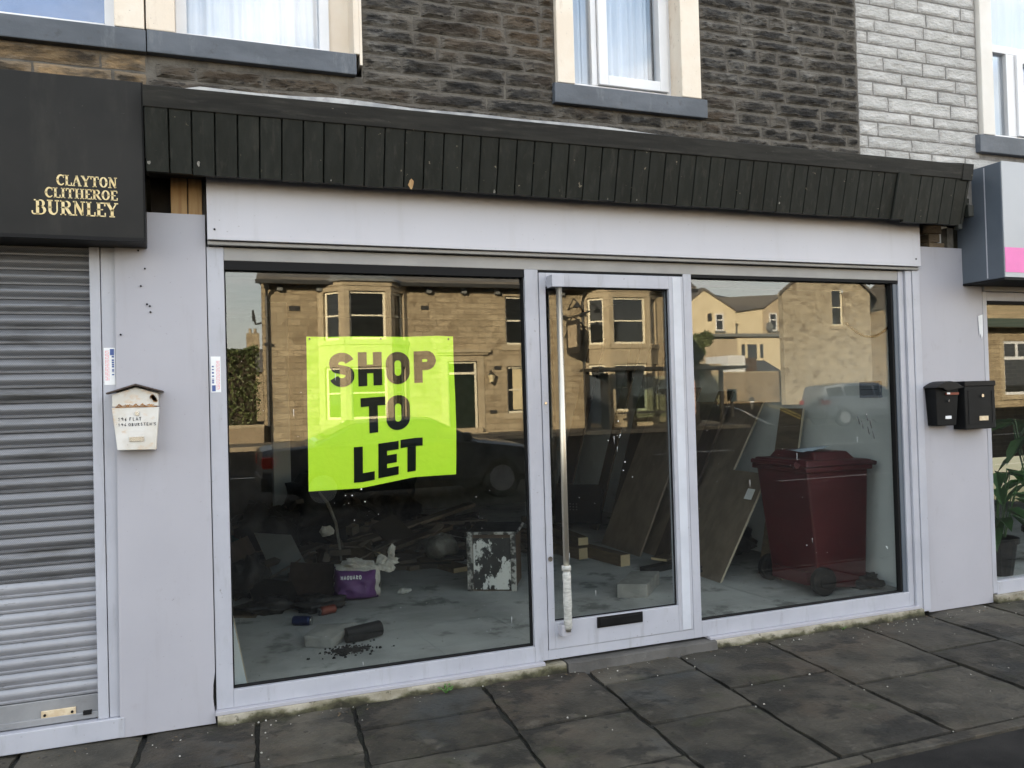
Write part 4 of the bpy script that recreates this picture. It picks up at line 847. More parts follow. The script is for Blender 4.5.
def sticker(u0, u1, z0, z1, y, up, label):
    o = thing('sticker', label, 'sticker', ((u0 + u1) / 2, y, z0)); b = MB(); b.box(u0, u1, y - .001, y, z0, z1); bk = b.build('backing', 'paper', o)
    W, H = u1 - u0, z1 - z0; mp = (lambda u, v: (u0 + W * u, z0 + H * v)) if up else (lambda u, v: (u1 - W * u, z1 - H * v))
    def patch(m, a, c, d, e): (x, z), (X, Z) = mp(a, d), mp(c, e); m.quad((x, y - .0016, z), (X, y - .0016, z), (X, y - .0016, Z), (x, y - .0016, Z))
    m = MB(); patch(m, .55, .92, .80, .97); rr = random.Random(int(u0 * 100)); v = .26
    while v < .74: h = rr.uniform(.02, .05); patch(m, .70, .90, v, v + h); v += h + rr.choice((.012, .016, .05))
    m.build('dark_print', 'print_blue', o)
    m = MB()
    for (a, c) in ((.12, .2), (.26, .33), (.40, .46)):
        v = .12
        while v < .92: h = rr.uniform(.04, .12); patch(m, a, c, v, min(v + h, .93)); v += h + .02
    m.build('pale_print', 'print_pink', o)
sticker(-.409, -.362, 1.628, 1.800, .0035, True, 'small white printed sticker on the shutter guide, nearer the shutter')
sticker(.055, .100, 1.582, 1.755, -.0055, False, 'small white printed sticker on the window frame nearest the poster')
b = MB(); b.add([(5.062, -.0175, 1.99), (5.105, -.0175, 2.0), (5.102, -.0175, 1.86), (5.088, -.0175, 1.83), (5.082, -.0175, 1.87), (5.07, -.0175, 1.85)] + [(5.062, -.0166, 1.99), (5.105, -.0166, 2.0), (5.102, -.0166, 1.86), (5.088, -.0166, 1.83), (5.082, -.0166, 1.87), (5.07, -.0166, 1.85)], [tuple(range(6)), tuple(range(11, 5, -1))] + [(i, (i + 1) % 6, 6 + (i + 1) % 6, 6 + i) for i in range(6)])
tag(b.build('sticker', 'paper'), 'torn scrap of white sticker above the two black letter boxes', 'sticker')

# the poster: a slightly cockled card just behind the glass
po = thing('poster', 'fluorescent yellow poster with SHOP TO LET in black, inside the shop window', 'poster', (.9, .07, 1.07))
def pos(u, v, d=0.):
    x = .516 * (1 - u) + 1.296 * u - .006 * (1 - v) + .004 * math.sin(v * 5) * u
    zb = 1.066 + (.003 if u < .34 else .003 + .040 * min((u - .34) / .36, 1) + .006 * max(0, u - .7))
    z = zb + (1.856 + .006 * noise.noise((u * 4, 1, 1)) - zb) * v
    y = .058 + .006 * noise.noise((u * 2.2, v * 2.2, 5)) + .010 * (1 - v) ** 3 + .006 * max(0, .12 - u) * 5
    return (x, y - d, z)
m = MB(); n = 36
for s in (0, -.0012): m.add([pos(i / n, j / n, s) for j in range(n + 1) for i in range(n + 1)], [(j * (n + 1) + i, j * (n + 1) + i + 1, (j + 1) * (n + 1) + i + 1, (j + 1) * (n + 1) + i) for j in range(n) for i in range(n)])
m.build('card', 'neon', po, smooth=True)
def fine(pts, s=.03):
    out = [pts[0]]
    for a, c in zip(pts, pts[1:]):
        k = max(1, int(math.hypot(c[0] - a[0], c[1] - a[1]) / s)); out += [(a[0] + (c[0] - a[0]) * i / k, a[1] + (c[1] - a[1]) * i / k) for i in range(1, k + 1)]
    return out
P3 = lambda u, v: pos((u - .516) / .78, (v - 1.066) / .79, .0022)
lt = MB(); SW = .046
def block(strokes, x, z, w, h, sw=SW):
    for p, cl in strokes: ribbon(lt, fine([(x + a * w, z + c * h) for a, c in p]), sw, P3, cl)
def g_S(x, z, w, h):
    r = SW / 2; a = w / 2 - r; cx_ = x + w / 2; q = h * .255 - r * .55; top = z + h - r - q; bot = z + r + q
    p = arc(cx_, top, a, q, 15, 180, 10) + arc(cx_ - a + a * .5, top - q * .1, a * .5, q * .75, 180, 262, 4)[1:] + arc(cx_ + a * .5, bot + q * .1, a * .5, q * .75, 82, 0, 4) + arc(cx_, bot, a, q, 0, -165, 10)[1:]
    ribbon(lt, p, SW, P3)
def g_O(x, z, w, h):
    r = SW / 2; a = w / 2 - r; q = h / 2 - r; p = []
    for c, (sx, sz) in enumerate(((1, 1), (-1, 1), (-1, -1), (1, -1))): p += arc(x + w / 2, z + h / 2 + sz * (q - a), a, a, 90 * c, 90 * c + 90, 6)
    ribbon(lt, p, SW, P3, True)
e = SW / 2
def bars(x, z, *bs):
    for (a, c, d, f_) in bs: ribbon(lt, fine([(x + a, z + c), (x + d, z + f_)]), SW, P3)
H1 = .178; z1 = 1.595; wd = .125
g_S(.628, z1, .128, H1)
x = .776; bars(x, z1, (e, 0, e, H1), (wd - e, 0, wd - e, H1), (SW, H1 / 2, wd - SW, H1 / 2))
g_O(.922, z1, .128, H1)
x = 1.073; bars(x, z1, (e, 0, e, H1)); pw = .122; ribbon(lt, [(x + SW * .9, z1 + H1 - SW / 2)] + arc(x + pw - .052, z1 + H1 - .054, .052 - e, .054 - e, 90, -90, 8) + [(x + SW * .9, z1 + SW / 2 + H1 - .108)], SW, P3)
H2 = .188; z2 = 1.345; bars(.785, z2, (.065, 0, .065, H2 - SW), (0, H2 - e, .13, H2 - e)); g_O(.918, z2 - .002, .126, H2 + .004)
H3 = .185; z3 = 1.096; bars(.745, z3, (e, 0, e, H3), (SW, e, .108, e)); bars(.872, z3 + .003, (e, 0, e, H3), (SW, e, .108, e), (SW, H3 - e, .108, H3 - e), (SW, H3 / 2, .098, H3 / 2)); bars(.990, z3 + .006, (.06, 0, .06, H3 - SW), (0, H3 - e, .12, H3 - e))
lt.build('lettering', 'ink_green', po)
b = MB()
for (u, v) in ((.02, .985), (.49, .985), (.965, .98)): q = pos(u, v, .002); b = MB(); b.tube([q, (q[0], q[1] - .003, q[2])], .005, 8); b.build('tack', 'ink', po)
# ------------------------------------------------------------------ things lying about inside
FZ = .055
def lump(c, size, amp, seed, n=20, rz=0., flat=.75):
    """crumpled closed lump resting on the floor"""
    m = MB(Matrix.Translation(c) @ Matrix.Rotation(rz, 4, 'Z')); vv = []; ff = []; h = n // 2
    for j in range(h + 1):
        t = math.pi * j / h
        for i in range(n):
            a = 6.2832 * i / n; d = Vector((math.sin(t) * math.cos(a), math.sin(t) * math.sin(a), math.cos(t)))
            f = 1 + amp * (noise.noise(d * 1.6 + Vector((seed, 0, 0))) + .6 * noise.noise(d * 4.5 + Vector((0, seed, 0))) + .35 * noise.noise(d * 10 + Vector((0, 0, seed))))
            p = Vector((d.x * size[0] / 2 * f, d.y * size[1] / 2 * f, size[2] * (.5 + .5 * d.z * f)))
            p.z = max(p.z, 0) if d.z < 0 else p.z; vv.append(p)
    for j in range(h):
        for i in range(n): ff.append((j * n + i, j * n + (i + 1) % n, (j + 1) * n + (i + 1) % n, (j + 1) * n + i))
    m.add(vv, ff); return m
def sheet_board(p0, p1, p2, th):
    """flat board: corner p0, edges to p1 and p2, thickness th"""
    a, b_, c = Vector(p0), Vector(p1), Vector(p2); n = (b_ - a).cross(c - a).normalized() * th; q = [a, b_, b_ + c - a, c]
    return MB().hexa(q, [p + n for p in q])
# wheelie bin, back to the left, front to the right
wbn = thing('wheelie_bin', 'maroon wheelie bin with black wheels beside the white party wall', 'bin', (4.2, .78, FZ))
b = MB(); b.hexa([(4.09, .53, .10), (4.525, .54, FZ + .004), (4.525, 1.03, FZ + .004), (4.09, 1.04, .10)], [(3.99, .50, .95), (4.54, .50, .955), (4.54, 1.07, .955), (3.99, 1.07, .95)]); bo = b.build('bin_body', 'bin', wbn, bevel=.018)
b = MB(); b.box(3.965, 4.565, .48, 1.09, .925, .962); b.build('bin_rim', 'bin', bo, bevel=.010)
b = MB(); b.hexa([(3.96, .47, .965), (4.58, .47, .965), (4.58, 1.10, .965), (3.96, 1.10, .965)], [(3.99, .50, 1.012), (4.55, .50, 1.0), (4.55, 1.07, 1.0), (3.99, 1.07, 1.012)]); b.hexa([(4.08, .53, 1.0), (4.46, .53, 1.0), (4.46, 1.04, 1.0), (4.08, 1.04, 1.0)], [(4.12, .57, 1.065), (4.41, .57, 1.06), (4.41, 1.0, 1.06), (4.12, 1.0, 1.065)])
lid = b.build('bin_lid', 'bin', wbn, bevel=.014)
b = MB(); b.hexa([(4.55, .50, .955), (4.64, .52, .945), (4.64, 1.05, .945), (4.55, 1.07, .955)], [(4.55, .50, .998), (4.65, .52, .975), (4.65, 1.05, .975), (4.55, 1.07, .998)]); b.build('lid_lip', 'bin', lid, bevel=.010)
b = MB(); b.tube([(3.93, .54, .985), (3.93, 1.03, .985)], .018, 12)
for y in (.56, .785, 1.01): b.box(3.93, 3.99, y - .015, y + .015, .955, .99)
b.build('bin_handle', 'bin', wbn, bevel=.0)
for y in (.462, 1.045):
    b = MB(); b.tube([(4.095, y - .0, .155), (4.095, y + .012, .155), (4.095, y + .048, .155), (4.095, y + .06, .155)], [.085, .1, .1, .085], 26); wh = b.build('wheel', 'rubber', wbn); b = MB(); b.tube([(4.095, y - .004, .155), (4.095, y + .064, .155)], .05, 18); b.build('hub', 'black_plastic', wh)
b = MB(); b.tube([(4.095, .50, .155), (4.095, 1.08, .155)], .013, 10); b.box(4.04, 4.10, .60, .98, .11, .20); b.build('axle', 'bin', wbn)
b = MB(); vv = []
for j in range(5):
    for i in range(7): u, v = i / 6, j / 4; vv.append((4.0 + .26 * u + .02 * v, .545 + .22 * v, 1.072 + .022 * abs(noise.noise((u * 3, v * 3, 1))) + .035 * u * u * (1 - v)))
b.add(vv + [(x, y, z - .002) for x, y, z in vv], [(7 * j + i, 7 * j + i + 1, 7 * j + i + 8, 7 * j + i + 7) for j in range(4) for i in range(6)] + [(35 + 7 * j + i, 35 + 7 * j + i + 1, 35 + 7 * j + i + 8, 35 + 7 * j + i + 7) for j in range(4) for i in range(6)]); tag(b.build('crumpled_paper', 'paper_blue'), 'pale blue crumpled paper lying on the maroon bin lid', 'paper')
# boards leaning to the right
def board(p0, p1, p2, th, mat, edge, label, name='leaning_board'):
    o = thing(name, label, 'board', p0); q = sheet_board(p0, p1, p2, th); q.build('board_face', mat, o, bevel=.0)
    a, b_, c = Vector(p0), Vector(p1), Vector(p2); n = (b_ - a).cross(c - a).normalized() * th; d = (b_ - a).normalized() * -.002
    if edge: e_ = MB(); e_.hexa([a, a + d, c + d, c], [a + n, a + d + n, c + d + n, c + n]); e_.build('raw_edge', edge, o)
    return o
bb = board((3.69, 1.16, FZ), (3.69, 1.95, FZ), (4.16, 1.16, .86), .016, 'board_brown', 'board_edge', 'brown sheet board with a pale label, leaning against the maroon bin')
p = Vector((4.055, 1.20, .72)); b = MB(); b.hexa([(4.03, 1.20, .66), (4.03, 1.29, .66), (4.075, 1.29, .738), (4.075, 1.20, .738)], [(4.027, 1.20, .662), (4.027, 1.29, .662), (4.072, 1.29, .74), (4.072, 1.20, .74)]); b.build('board_label', 'paper', bb)
board((3.80, 1.75, FZ), (3.80, 2.9, FZ), (4.60, 1.75, 1.42), .018, 'board_brown', 'board_edge', 'tall brown board leaning on the white wall behind the maroon bin')
board((3.72, 1.98, FZ), (3.72, 2.2, FZ), (4.45, 1.98, 1.52), .022, 'board_dark', None, 'narrow near black plank leaning between the brown boards')
board((3.66, 2.35, FZ), (3.66, 3.1, FZ), (4.36, 2.35, 1.56), .018, 'board_brown', None, 'tallest brown board, leaning furthest from the maroon bin')
board((4.15, 1.02, FZ), (4.15, 1.30, FZ), (4.60, 1.25, 1.36), .02, 'timber', 'board_edge', 'thin timber slat leaning behind the bin with a pale edge', 'timber_plank')
board((3.95, 3.2, FZ), (3.95, 3.55, FZ), (4.6, 3.3, 2.05), .022, 'board_dark', None, 'dark plank leaning just behind the tallest brown board')
board((3.98, 3.85, FZ), (3.98, 4.05, FZ), (4.65, 3.95, 2.1), .022, 'board_dark', 'timber', 'dark plank with lighter edge, leaning deep inside behind the door glass')
board((4.0, 4.75, FZ), (4.0, 5.15, FZ), (4.66, 4.85, 2.2), .022, 'board_dark', None, 'broad dark plank leaning deepest inside, above the black slotted panel')
o = thing('slotted_panel', 'black slotted panel propped behind the timber beams', 'tray', (3.85, 3.7, FZ)); b = sheet_board((3.55, 3.95, .16), (3.92, 3.60, .16), (3.62, 4.02, .56), .03); b.build('slotted_face', 'black_plastic', o, bevel=.004)  # thin black panel with slots, its use unknown
b = MB()
for i in range(4):
    for j in range(3): t = Vector((3.55, 3.95, .16)).lerp(Vector((3.92, 3.60, .16)), .25 + .07 * i); b.box(t.x - .006, t.x + .006, t.y - .012, t.y - .004, .30 + j * .03, .31 + j * .03)
struct(b.build('vent_slot', 'chrome', o), 'stuff')
# concrete block
o = Matrix.Translation((2.78, 1.10, FZ)) @ Matrix.Rotation(rad(-27), 4, 'Z'); b = MB(o); b.hexa([(0, 0, 0), (.215, 0, 0), (.33, .44, 0), (.115, .44, 0)], [(0, 0, .1), (.215, 0, .1), (.33, .44, .1), (.115, .44, .1)]); tag(b.build('concrete_block', 'block', bevel=.006), 'grey concrete block lying flat behind the door glass', 'block')
# timbers
def beam(p, q, w, h, label, end=True, name='timber_beam', mat='timber'):
    p, q = Vector(p), Vector(q); d = (q - p).normalized(); s = Vector((-d.y, d.x, 0)).normalized() * w / 2; up = Vector((0, 0, h)); o = thing(name, label, 'timber', p)
    m = MB(); m.hexa([p - s, p + s, q + s, q - s], [p - s + up, p + s + up, q + s + up, q - s + up]); m.build('beam_length', mat, o, bevel=.004)
    if end: m = MB(); k = -d * .002; m.hexa([p - s * .96, p + s * .96, p + s * .96 + k, p - s * .96 + k], [p - s * .96 + up * .96, p + s * .96 + up * .96, p + s * .96 + k + up * .96, p - s * .96 + k + up * .96]); m.build('sawn_end', 'timber_end', o)
beam((3.36, 2.05, FZ), (3.05, 4.1, FZ), .10, .10, 'front timber beam with a pale sawn end, behind the concrete block')
beam((3.24, 2.62, FZ + .10), (3.30, 4.2, FZ + .10), .10, .07, 'short timber laid over the beams, its sawn end bright')
beam((3.18, 2.5, FZ), (2.75, 4.3, FZ), .10, .10, 'timber beam splayed away from the front beam, nearer the door handle')
beam((3.35, 1.72, FZ), (4.5, 2.05, FZ), .09, .05, 'black bar lying along the floor behind the concrete block', False, 'black_bar', 'bag_black')
beam((3.6, 1.9, FZ + .05), (4.4, 2.3, FZ + .06), .16, .02, 'thin offcut lying across the black bar', True, 'offcut')
tg = 'old boards heaped in the middle of the floor'
for i, (p, q, w, lab) in enumerate((((2.05, 2.5, FZ), (1.25, 5.2, FZ), .18, 'broad board lying nearest the plaster splashed box'), ((1.72, 2.75, FZ), (1.05, 5.0, FZ), .14, 'narrow board between the clear bag and the purple bag'), ((2.35, 2.6, FZ), (2.2, 5.4, FZ), .16, 'board lying behind the plaster splashed box'), ((1.45, 3.3, FZ + .05), (2.6, 5.2, FZ + .05), .15, 'board lying crossways over the heap of floor boards'), ((1.0, 3.0, FZ + .0), (2.4, 4.1, FZ + .11), .12, 'thin board slanting across the heap of boards'), ((.9, 3.55, FZ), (2.9, 4.9, FZ + .22), .14, 'furthest back board of the floor heap'))):
    beam(p, q, w, .04, lab, i in (0, 3), 'floor_board', 'timber' if i % 2 == 0 else 'board_brown')
tag(lump((2.0, 3.02, FZ + .04), (.34, .3, .2), .35, 3).build('plastic_bag', 'bag_grey', smooth=True), 'crumpled clear polythene bag on the floor boards', 'bag')
b = MB(); r = random.Random(41)
for k in range(170):
    x, y = r.uniform(.15, 3.0), r.uniform(2.9, 5.9); hgt = max(0, .34 * math.exp(-((x - 1.0) ** 2) / .9 - ((y - 4.3) ** 2) / 1.2)); L, w_, t_ = r.choice(((.9, .09, .03), (.5, .25, .012), (.25, .16, .05), (.14, .1, .08), (1.3, .07, .04), (.35, .3, .008)))
    s_ = r.uniform(.6, 1.2); b.M = Matrix.Translation((x, y, FZ + r.uniform(0, 1) * hgt + .02)) @ Matrix.Rotation(r.uniform(0, 3.14), 4, 'Z') @ Matrix.Rotation(r.gauss(0, .22) if hgt > .08 else 0, 4, 'Y') @ Matrix.Rotation(r.gauss(0, .3) if hgt > .08 else 0, 4, 'X')
    L, w_ = L * s_ / 2, w_ * s_ / 2; b.hexa([(-L, -w_, -t_ / 2), (L, -w_ * .9, -t_ / 2), (L * .96, w_, -t_ / 2), (-L, w_, -t_ / 2)], [(-L, -w_, t_ / 2), (L, -w_ * .9, t_ / 2), (L * .96, w_, t_ / 2), (-L, w_, t_ / 2)])
M['rubbish'] = surf('mixed_dark_rubbish', (.05, .042, .034), (.11, .088, .066), 1.2, .8, island=.75)
struct(b.build('builders_rubbish', 'rubbish'), 'stuff')
# plaster splashed box
cab = thing('splashed_box', 'black box caked with white plaster, standing by the door', 'box', (1.88, 1.81, FZ), rad(-27.5)); Bm = RM[cab]
b = MB(Bm); b.box(.035, .36, .004, .46, .0, .425); b.build('box_core', 'brown_side', cab, bevel=.004)
b = MB(Bm); b.box(.05, .335, -.004, .003, .012, .40); b.build('front_panel', 'splash', cab)
b = MB(Bm); b.box(.0, .045, -.012, .45, 0, .43); b.box(.335, .375, -.012, .02, 0, .43); b.box(.0, .39, -.014, .47, .426, .447); b.build('caked_frame', 'splash_edge', cab, bevel=.006)
b = MB(Bm); b.box(.01, .38, .0, .46, .448, .452); b.build('box_top', 'bag_black', cab)
# purple bag of plaster, slumped, with its paper top torn open
pb = thing('plaster_bag', 'slumped purple plaster bag with crumpled white paper mouth', 'bag', (1.1, 2.0, FZ), rad(-14)); Bm = RM[pb]
def pillow(x0, x1, y0, y1, z1, n=14, seed=1, lean=0.):
    m = MB(Bm); vv = []; 
    for s in (0, 1):
        for j in range(n + 1):
            for i in range(n + 1):
                u, v = i / n, j / n; e = (max(0, 1 - (2 * u - 1) ** 4) * max(0, 1 - (2 * v - 1) ** 4)) ** .5
                d = (y1 - y0) / 2 * e * (1 + .25 * noise.noise((u * 4, v * 4, seed + s))); vv.append((x0 + (x1 - x0) * u + .015 * noise.noise((v * 4, seed, s)), (y0 + y1) / 2 + (d if s else -d) + lean * v, z1 * v * (1 - .10 * u) + .012 * noise.noise((u * 5, seed, 2)) * v))
    N = (n + 1) ** 2; m.add(vv, [(s * N + j * (n + 1) + i, s * N + j * (n + 1) + i + 1, s * N + (j + 1) * (n + 1) + i + 1, s * N + (j + 1) * (n + 1) + i) for s in (0, 1) for j in range(n) for i in range(n)]); return m
pillow(-.195, .145, -.13, .15, .245, seed=4, lean=.04).build('bag_body', 'bag_white', pb, smooth=True)
pillow(-.19, .132, -.165, .12, .232, seed=4, lean=.04).build('printed_side', 'bag_purple', pb, smooth=True)
m = lump((0, 0, 0), (.26, .17, .07), .6, 9, 22); m.v = [Bm @ (Matrix.Translation((-.01, .06, .205)) @ Matrix.Rotation(.12, 4, 'Y') @ p) for p in m.v]; m.build('folded_top', 'bag_white', pb, smooth=False)
for k, (p, sz, rt) in enumerate((((.17, .04, .18), (.13, .09, .11), .4), ((.215, .05, .25), (.05, .05, .12), .25), ((.24, .03, .22), (.12, .05, .045), -.3))):
    m = lump((0, 0, 0), sz, .7, 20 + k, 16); m.v = [Bm @ (Matrix.Translation(p) @ Matrix.Rotation(rt, 4, 'Y') @ q) for q in m.v]; m.build('torn_paper', 'bag_white', pb)
hw = MB(); rng = random.Random(2); hand_text(hw, 'NAOUARO', -.13, .165, .024, .022, .006, lambda u, v: tuple(Bm @ Vector((u, -.188 + .06 * v / .23 + .02 * abs(u), v))), rng); hw.build('bag_print', 'paper', pb)
# left hand side of the floor
board((.55, 2.98, FZ + .03), (.84, 2.68, FZ + .03), (.44, 3.55, .36), .014, 'board_grey', 'board_edge', 'grey plasterboard offcut propped up between the purple bag and the dark drawer front', 'plasterboard_offcut')
board((.22, 2.30, FZ), (.5, 2.75, FZ + .02), (.05, 2.42, .42), .02, 'board_dark', 'timber', 'dark brown drawer front tilted beside the window frame with the sticker', 'tilted_plank')
board((.10, 1.85, FZ), (.33, 1.73, FZ), (.16, 2.08, FZ + .012), .012, 'timber', 'board_edge', 'thin wood offcut flat on the floor by the window frame with the sticker', 'wood_offcut')
board((.203, .32, FZ), (.06, .36, FZ), (.128, .36, .47), .014, 'plaster', 'board_edge', 'pale board leaning just behind the window frame with the sticker', 'pale_board')
board((.95, 3.3, FZ + .02), (1.42, 3.02, FZ + .06), (1.0, 3.8, FZ + .10), .02, 'timber', 'board_edge', 'brown board lying behind the purple bag with a pale edge', 'wood_board')
board((.34, 2.06, FZ + .02), (.66, 1.80, FZ), (.30, 2.42, .20), .012, 'sign_black', 'board_edge', 'charcoal sheet offcut lying below the grey plasterboard', 'sheet_offcut')
board((.60, 2.30, FZ), (.92, 2.05, FZ), (.66, 2.62, .24), .012, 'board_dark', None, 'dark stained sheet tilted just before the purple bag', 'sheet_offcut')
for k, (c, sz, lab) in enumerate((((.42, 1.86, FZ), (.34, .28, .09), 'black polythene bag low on the floor under the plasterboard offcut'), ((.76, 1.76, FZ), (.36, .26, .10), 'black polythene bag just in front of the purple bag'), ((.30, 2.35, FZ), (.3, .3, .3), 'black polythene bag between the bucket and the tilted drawer front'), ((1.15, 4.4, FZ), (.9, .7, .65), 'big heap of black rubbish sacks at the back under the poster'), ((.62, 3.9, FZ), (.6, .6, .5), 'black rubbish sack at the back beside the column'), ((1.75, 5.2, FZ), (1.1, .7, .75), 'black rubbish sack against the dark back wall'), ((3.7, 1.5, FZ), (.20, .14, .08), 'black rag beside the foot of the labelled brown board'), ((4.52, .60, FZ), (.26, .3, .10), 'dark rubble and rags in the corner by the party wall'), ((4.35, 2.1, FZ), (.5, .5, .3), 'dark sack behind the leaning boards'))):
    tag(lump(c, sz, .5, 31 + k, 34).build('rubbish_sack', 'bag_black', smooth=True), lab, 'sack')
def can(c, rz, mat, label, r=.033, L=.115):
    A = Matrix.Translation((c[0], c[1], FZ + r)) @ Matrix.Rotation(rz, 4, 'Z') @ Matrix.Rotation(math.pi / 2, 4, 'Y'); o = thing('tin_can', label, 'can', (c[0], c[1], FZ))
    m = MB(A); m.lathe((0, 0, -L / 2), [(.0, 0), (r * .85, 0), (r, .008), (r, L - .01), (r * .85, L), (0, L)], 18); m.build('can_body', mat, o, smooth=False)
    m = MB(A); m.lathe((0, 0, L / 2), [(.0, .002), (r * .8, .002), (r * .9, .008), (r * .86, .012), (r * .75, .004), (0, .004)], 18); m.build('can_end', 'chrome', o)
can((.60, 1.39), rad(-25), 'can_blue', 'blue drinks can on its side on the shop floor', .032, .115)
can((.80, 1.60), rad(200), 'can_red', 'red drinks can on its side with a shiny end', .031, .11)
A = Matrix.Translation((.70, .90, FZ)) @ Matrix.Rotation(rad(-20), 4, 'Z'); b = MB(A); b.hexa([(-.12, -.08, 0), (.05, -.12, 0), (.10, .07, 0), (-.09, .10, 0)], [(-.13, -.08, .075), (.05, -.12, .06), (.16, .10, .10), (-.09, .13, .085)]); tag(b.build('brick_lump', 'block', bevel=.012), 'grey lump of masonry on the floor below the cans', 'rubble')
b = MB(); b.tube([(.80, .84, FZ + .05), (.90, .86, FZ + .05), (1.02, .90, FZ + .055)], [.045, .05, .047], 14); tag(b.build('rubber_sleeve', 'gasket'), 'black rubber sleeve lying beside the masonry lump', 'sleeve')
b = MB(); r = random.Random(8)
for k in range(420):
    a = r.uniform(0, 6.28); d = abs(r.gauss(0, .5)); x, y = .80 + .17 * d * math.cos(a), .70 + .12 * d * math.sin(a); s = r.uniform(.002, .010)
    b.M = Matrix.Translation((x, y, FZ + s * .4)) @ Matrix.Rotation(r.uniform(0, 6), 4, 'Z'); b.hexa([(-s, -s, -s), (s, -s, -s), (s, s, -s), (-s, s, -s)], [(-s * .5, -s * .6, s * .5), (s * .7, -s * .3, s * .6), (s * .4, s * .5, s * .4), (-s * .6, s * .6, s * .6)])
struct(b.build('soot_debris', 'gasket'), 'stuff')
b = MB(); r = random.Random(9)
for k in range(260):
    x, y = r.uniform(.2, 4.4), r.uniform(.2, 3.2); s = r.uniform(.002, .006)
    b.M = Matrix.Translation((x, y, FZ + s * .4)) @ Matrix.Rotation(r.uniform(0, 6), 4, 'Z'); b.hexa([(-s, -s, -s), (s, -s, -s), (s, s, -s), (-s, s, -s)], [(-s * .5, -s * .6, s * .5), (s * .7, -s * .3, s * .6), (s * .4, s * .5, s * .4), (-s * .6, s * .6, s * .6)])
struct(b.build('plaster_crumbs', 'grit'), 'stuff')
tag(lump((1.42, 1.95, FZ), (.10, .06, .045), .5, 77, 12).build('plaster_lump', 'tub_white'), 'small pale lump of plaster between the purple bag and the splashed box', 'rubble')
bk = thing('bucket', 'dirty white bucket with a teal label in the dark back of the shop', 'bucket', (.40, 4.35, FZ)); b = MB(); b.lathe((.40, 4.35, FZ), [(0, 0), (.12, 0), (.145, .28), (.152, .28), (.152, .30), (.135, .30), (.12, .05), (0, .05)], 22); b.build('bucket_body', 'tub_white', bk, smooth=False)
b = MB(); b.tube([(.40, 4.35, FZ + .08), (.40, 4.35, FZ + .20)], [.134, .144], 22, False); b.build('bucket_label', 'label_teal', bk); b = MB(); b.tube([(.26, 4.33, FZ + .27)] + [(.40 + .15 * math.cos(t), 4.30, FZ + .29 + .12 * math.sin(t)) for t in (2.8, 2.2, 1.57, .9, .3)] + [(.545, 4.33, FZ + .27)], .005, 6); b.build('bucket_handle', 'chrome', bk)
rd = thing('broken_rod', 'bent dirty rod standing in the rubbish under the poster', 'rod', (1.13, 3.2, FZ)); b = MB(); b.tube([(.98, 3.3, .72), (1.05, 3.26, .62), (1.11, 3.22, .45), (1.14, 3.2, .20), (1.15, 3.2, FZ)], [.012, .016, .013, .012, .01], 8); b.build('rod_shaft', 'bag_grey', rd); b = lump((1.02, 3.19, .34), (.12, .08, .09), .5, 55, 12); b.build('rod_bracket', 'bag_white', rd)
# party wall fittings
o = thing('socket_box', 'grey electrical box on the white party wall', 'electrical box', (4.70, .62, 1.46)); b = MB(); b.box(4.69, 4.72, .52, .72, 1.44, 1.56); b.build('box_cover', 'sign_grey', o, bevel=.005); b = MB(); b.box(4.687, 4.69, .54, .70, 1.498, 1.502); b.build('cover_seam', 'gasket', o)
b = MB(); b.tube([(4.70, .85 - .55 * i / 14, 2.02 - .14 * math.sin(math.pi * i / 14) + .03 * i / 14) for i in range(15)], .008, 8); tag(b.build('loose_cable', 'gasket'), 'loose black cable looped across the white party wall', 'cable')
o = thing('wall_conduit', 'thin upright conduit with black clips on the white party wall', 'conduit', (4.69, .36, FZ)); b = MB(); b.tube([(4.70, .36, FZ), (4.70, .36, 1.3), (4.705, .37, 2.1)], .009, 8); b.build('conduit_pipe', 'plaster', o)
b = MB()
for z, h in ((.78, .12), (.62, .07), (.12, .06)): b.box(4.675, 4.712, .34, .385, z, z + h)
build_each(b, 'clip', 'gasket', o)
# ------------------------------------------------------------------ the street opposite (seen as reflections)
YP = -22.92
def face(x_right, y): return Matrix.Translation((x_right, y, 0)) @ Matrix.Rotation(math.pi, 4, 'Z')   # local x runs to the viewer's right when seen from the shop's mirror
def sash(parent, A, u0, u1, z0, z1, y=.10, blind=False, bar=True, names=('window', 'pane')):
    b = MB(A); frame_rect(b, u0, u1, z0, z1, .075, y, y + .08)
    zm = (z0 + z1) / 2
    if bar: b.box(u0 + .075, u1 - .075, y + .01, y + .07, zm - .025, zm + .025)
    f = b.build(names[0], 'sash', parent); p = MB(A); p.box(u0 + .075, u1 - .075, y + .045, y + .055, z0 + .075, z1 - .075); p.build(names[1], 'glass_far', f if names[0] == 'window' else parent)
    if blind: p = MB(A); p.box(u0 + .2, u1 - .25, y + .038, y + .044, z0 + .12, z1 - .1); p.build('blind', 'blind', f if names[0] == 'window' else parent)
pub = thing('stone_pub', 'long sandstone pub with two storey bay windows, reflected in the shop glass', 'pub', (9.6, YP, .2))
PX0, PX1, EAVE = 1.92, 17.6, 5.4
A = face(PX1, YP); U = lambda x: PX1 - x
ops = [(U(9.0), U(7.95), .5, 2.79), (U(11.0), U(10.1), 3.36, 5.06), (U(11.0), U(10.1), .95, 2.6)]
b = MB(A); wall_open(b, 0, PX1 - PX0, -.2, EAVE, ops, 0, .35); b.build('front_wall', 'pub_stone', pub)
b = MB(); b.hexa([(PX0, YP - .36, -.2), (PX1, YP - .36, -.2), (PX1 + 3, YP - 9, -.2), (PX0 + 1.2, YP - 9, -.2)], [(PX0, YP - .36, EAVE), (PX1, YP - .36, EAVE), (PX1 + 3, YP - 9, EAVE), (PX0 + 1.2, YP - 9, EAVE)]); b.build('rear_wall', 'pub_stone', pub)
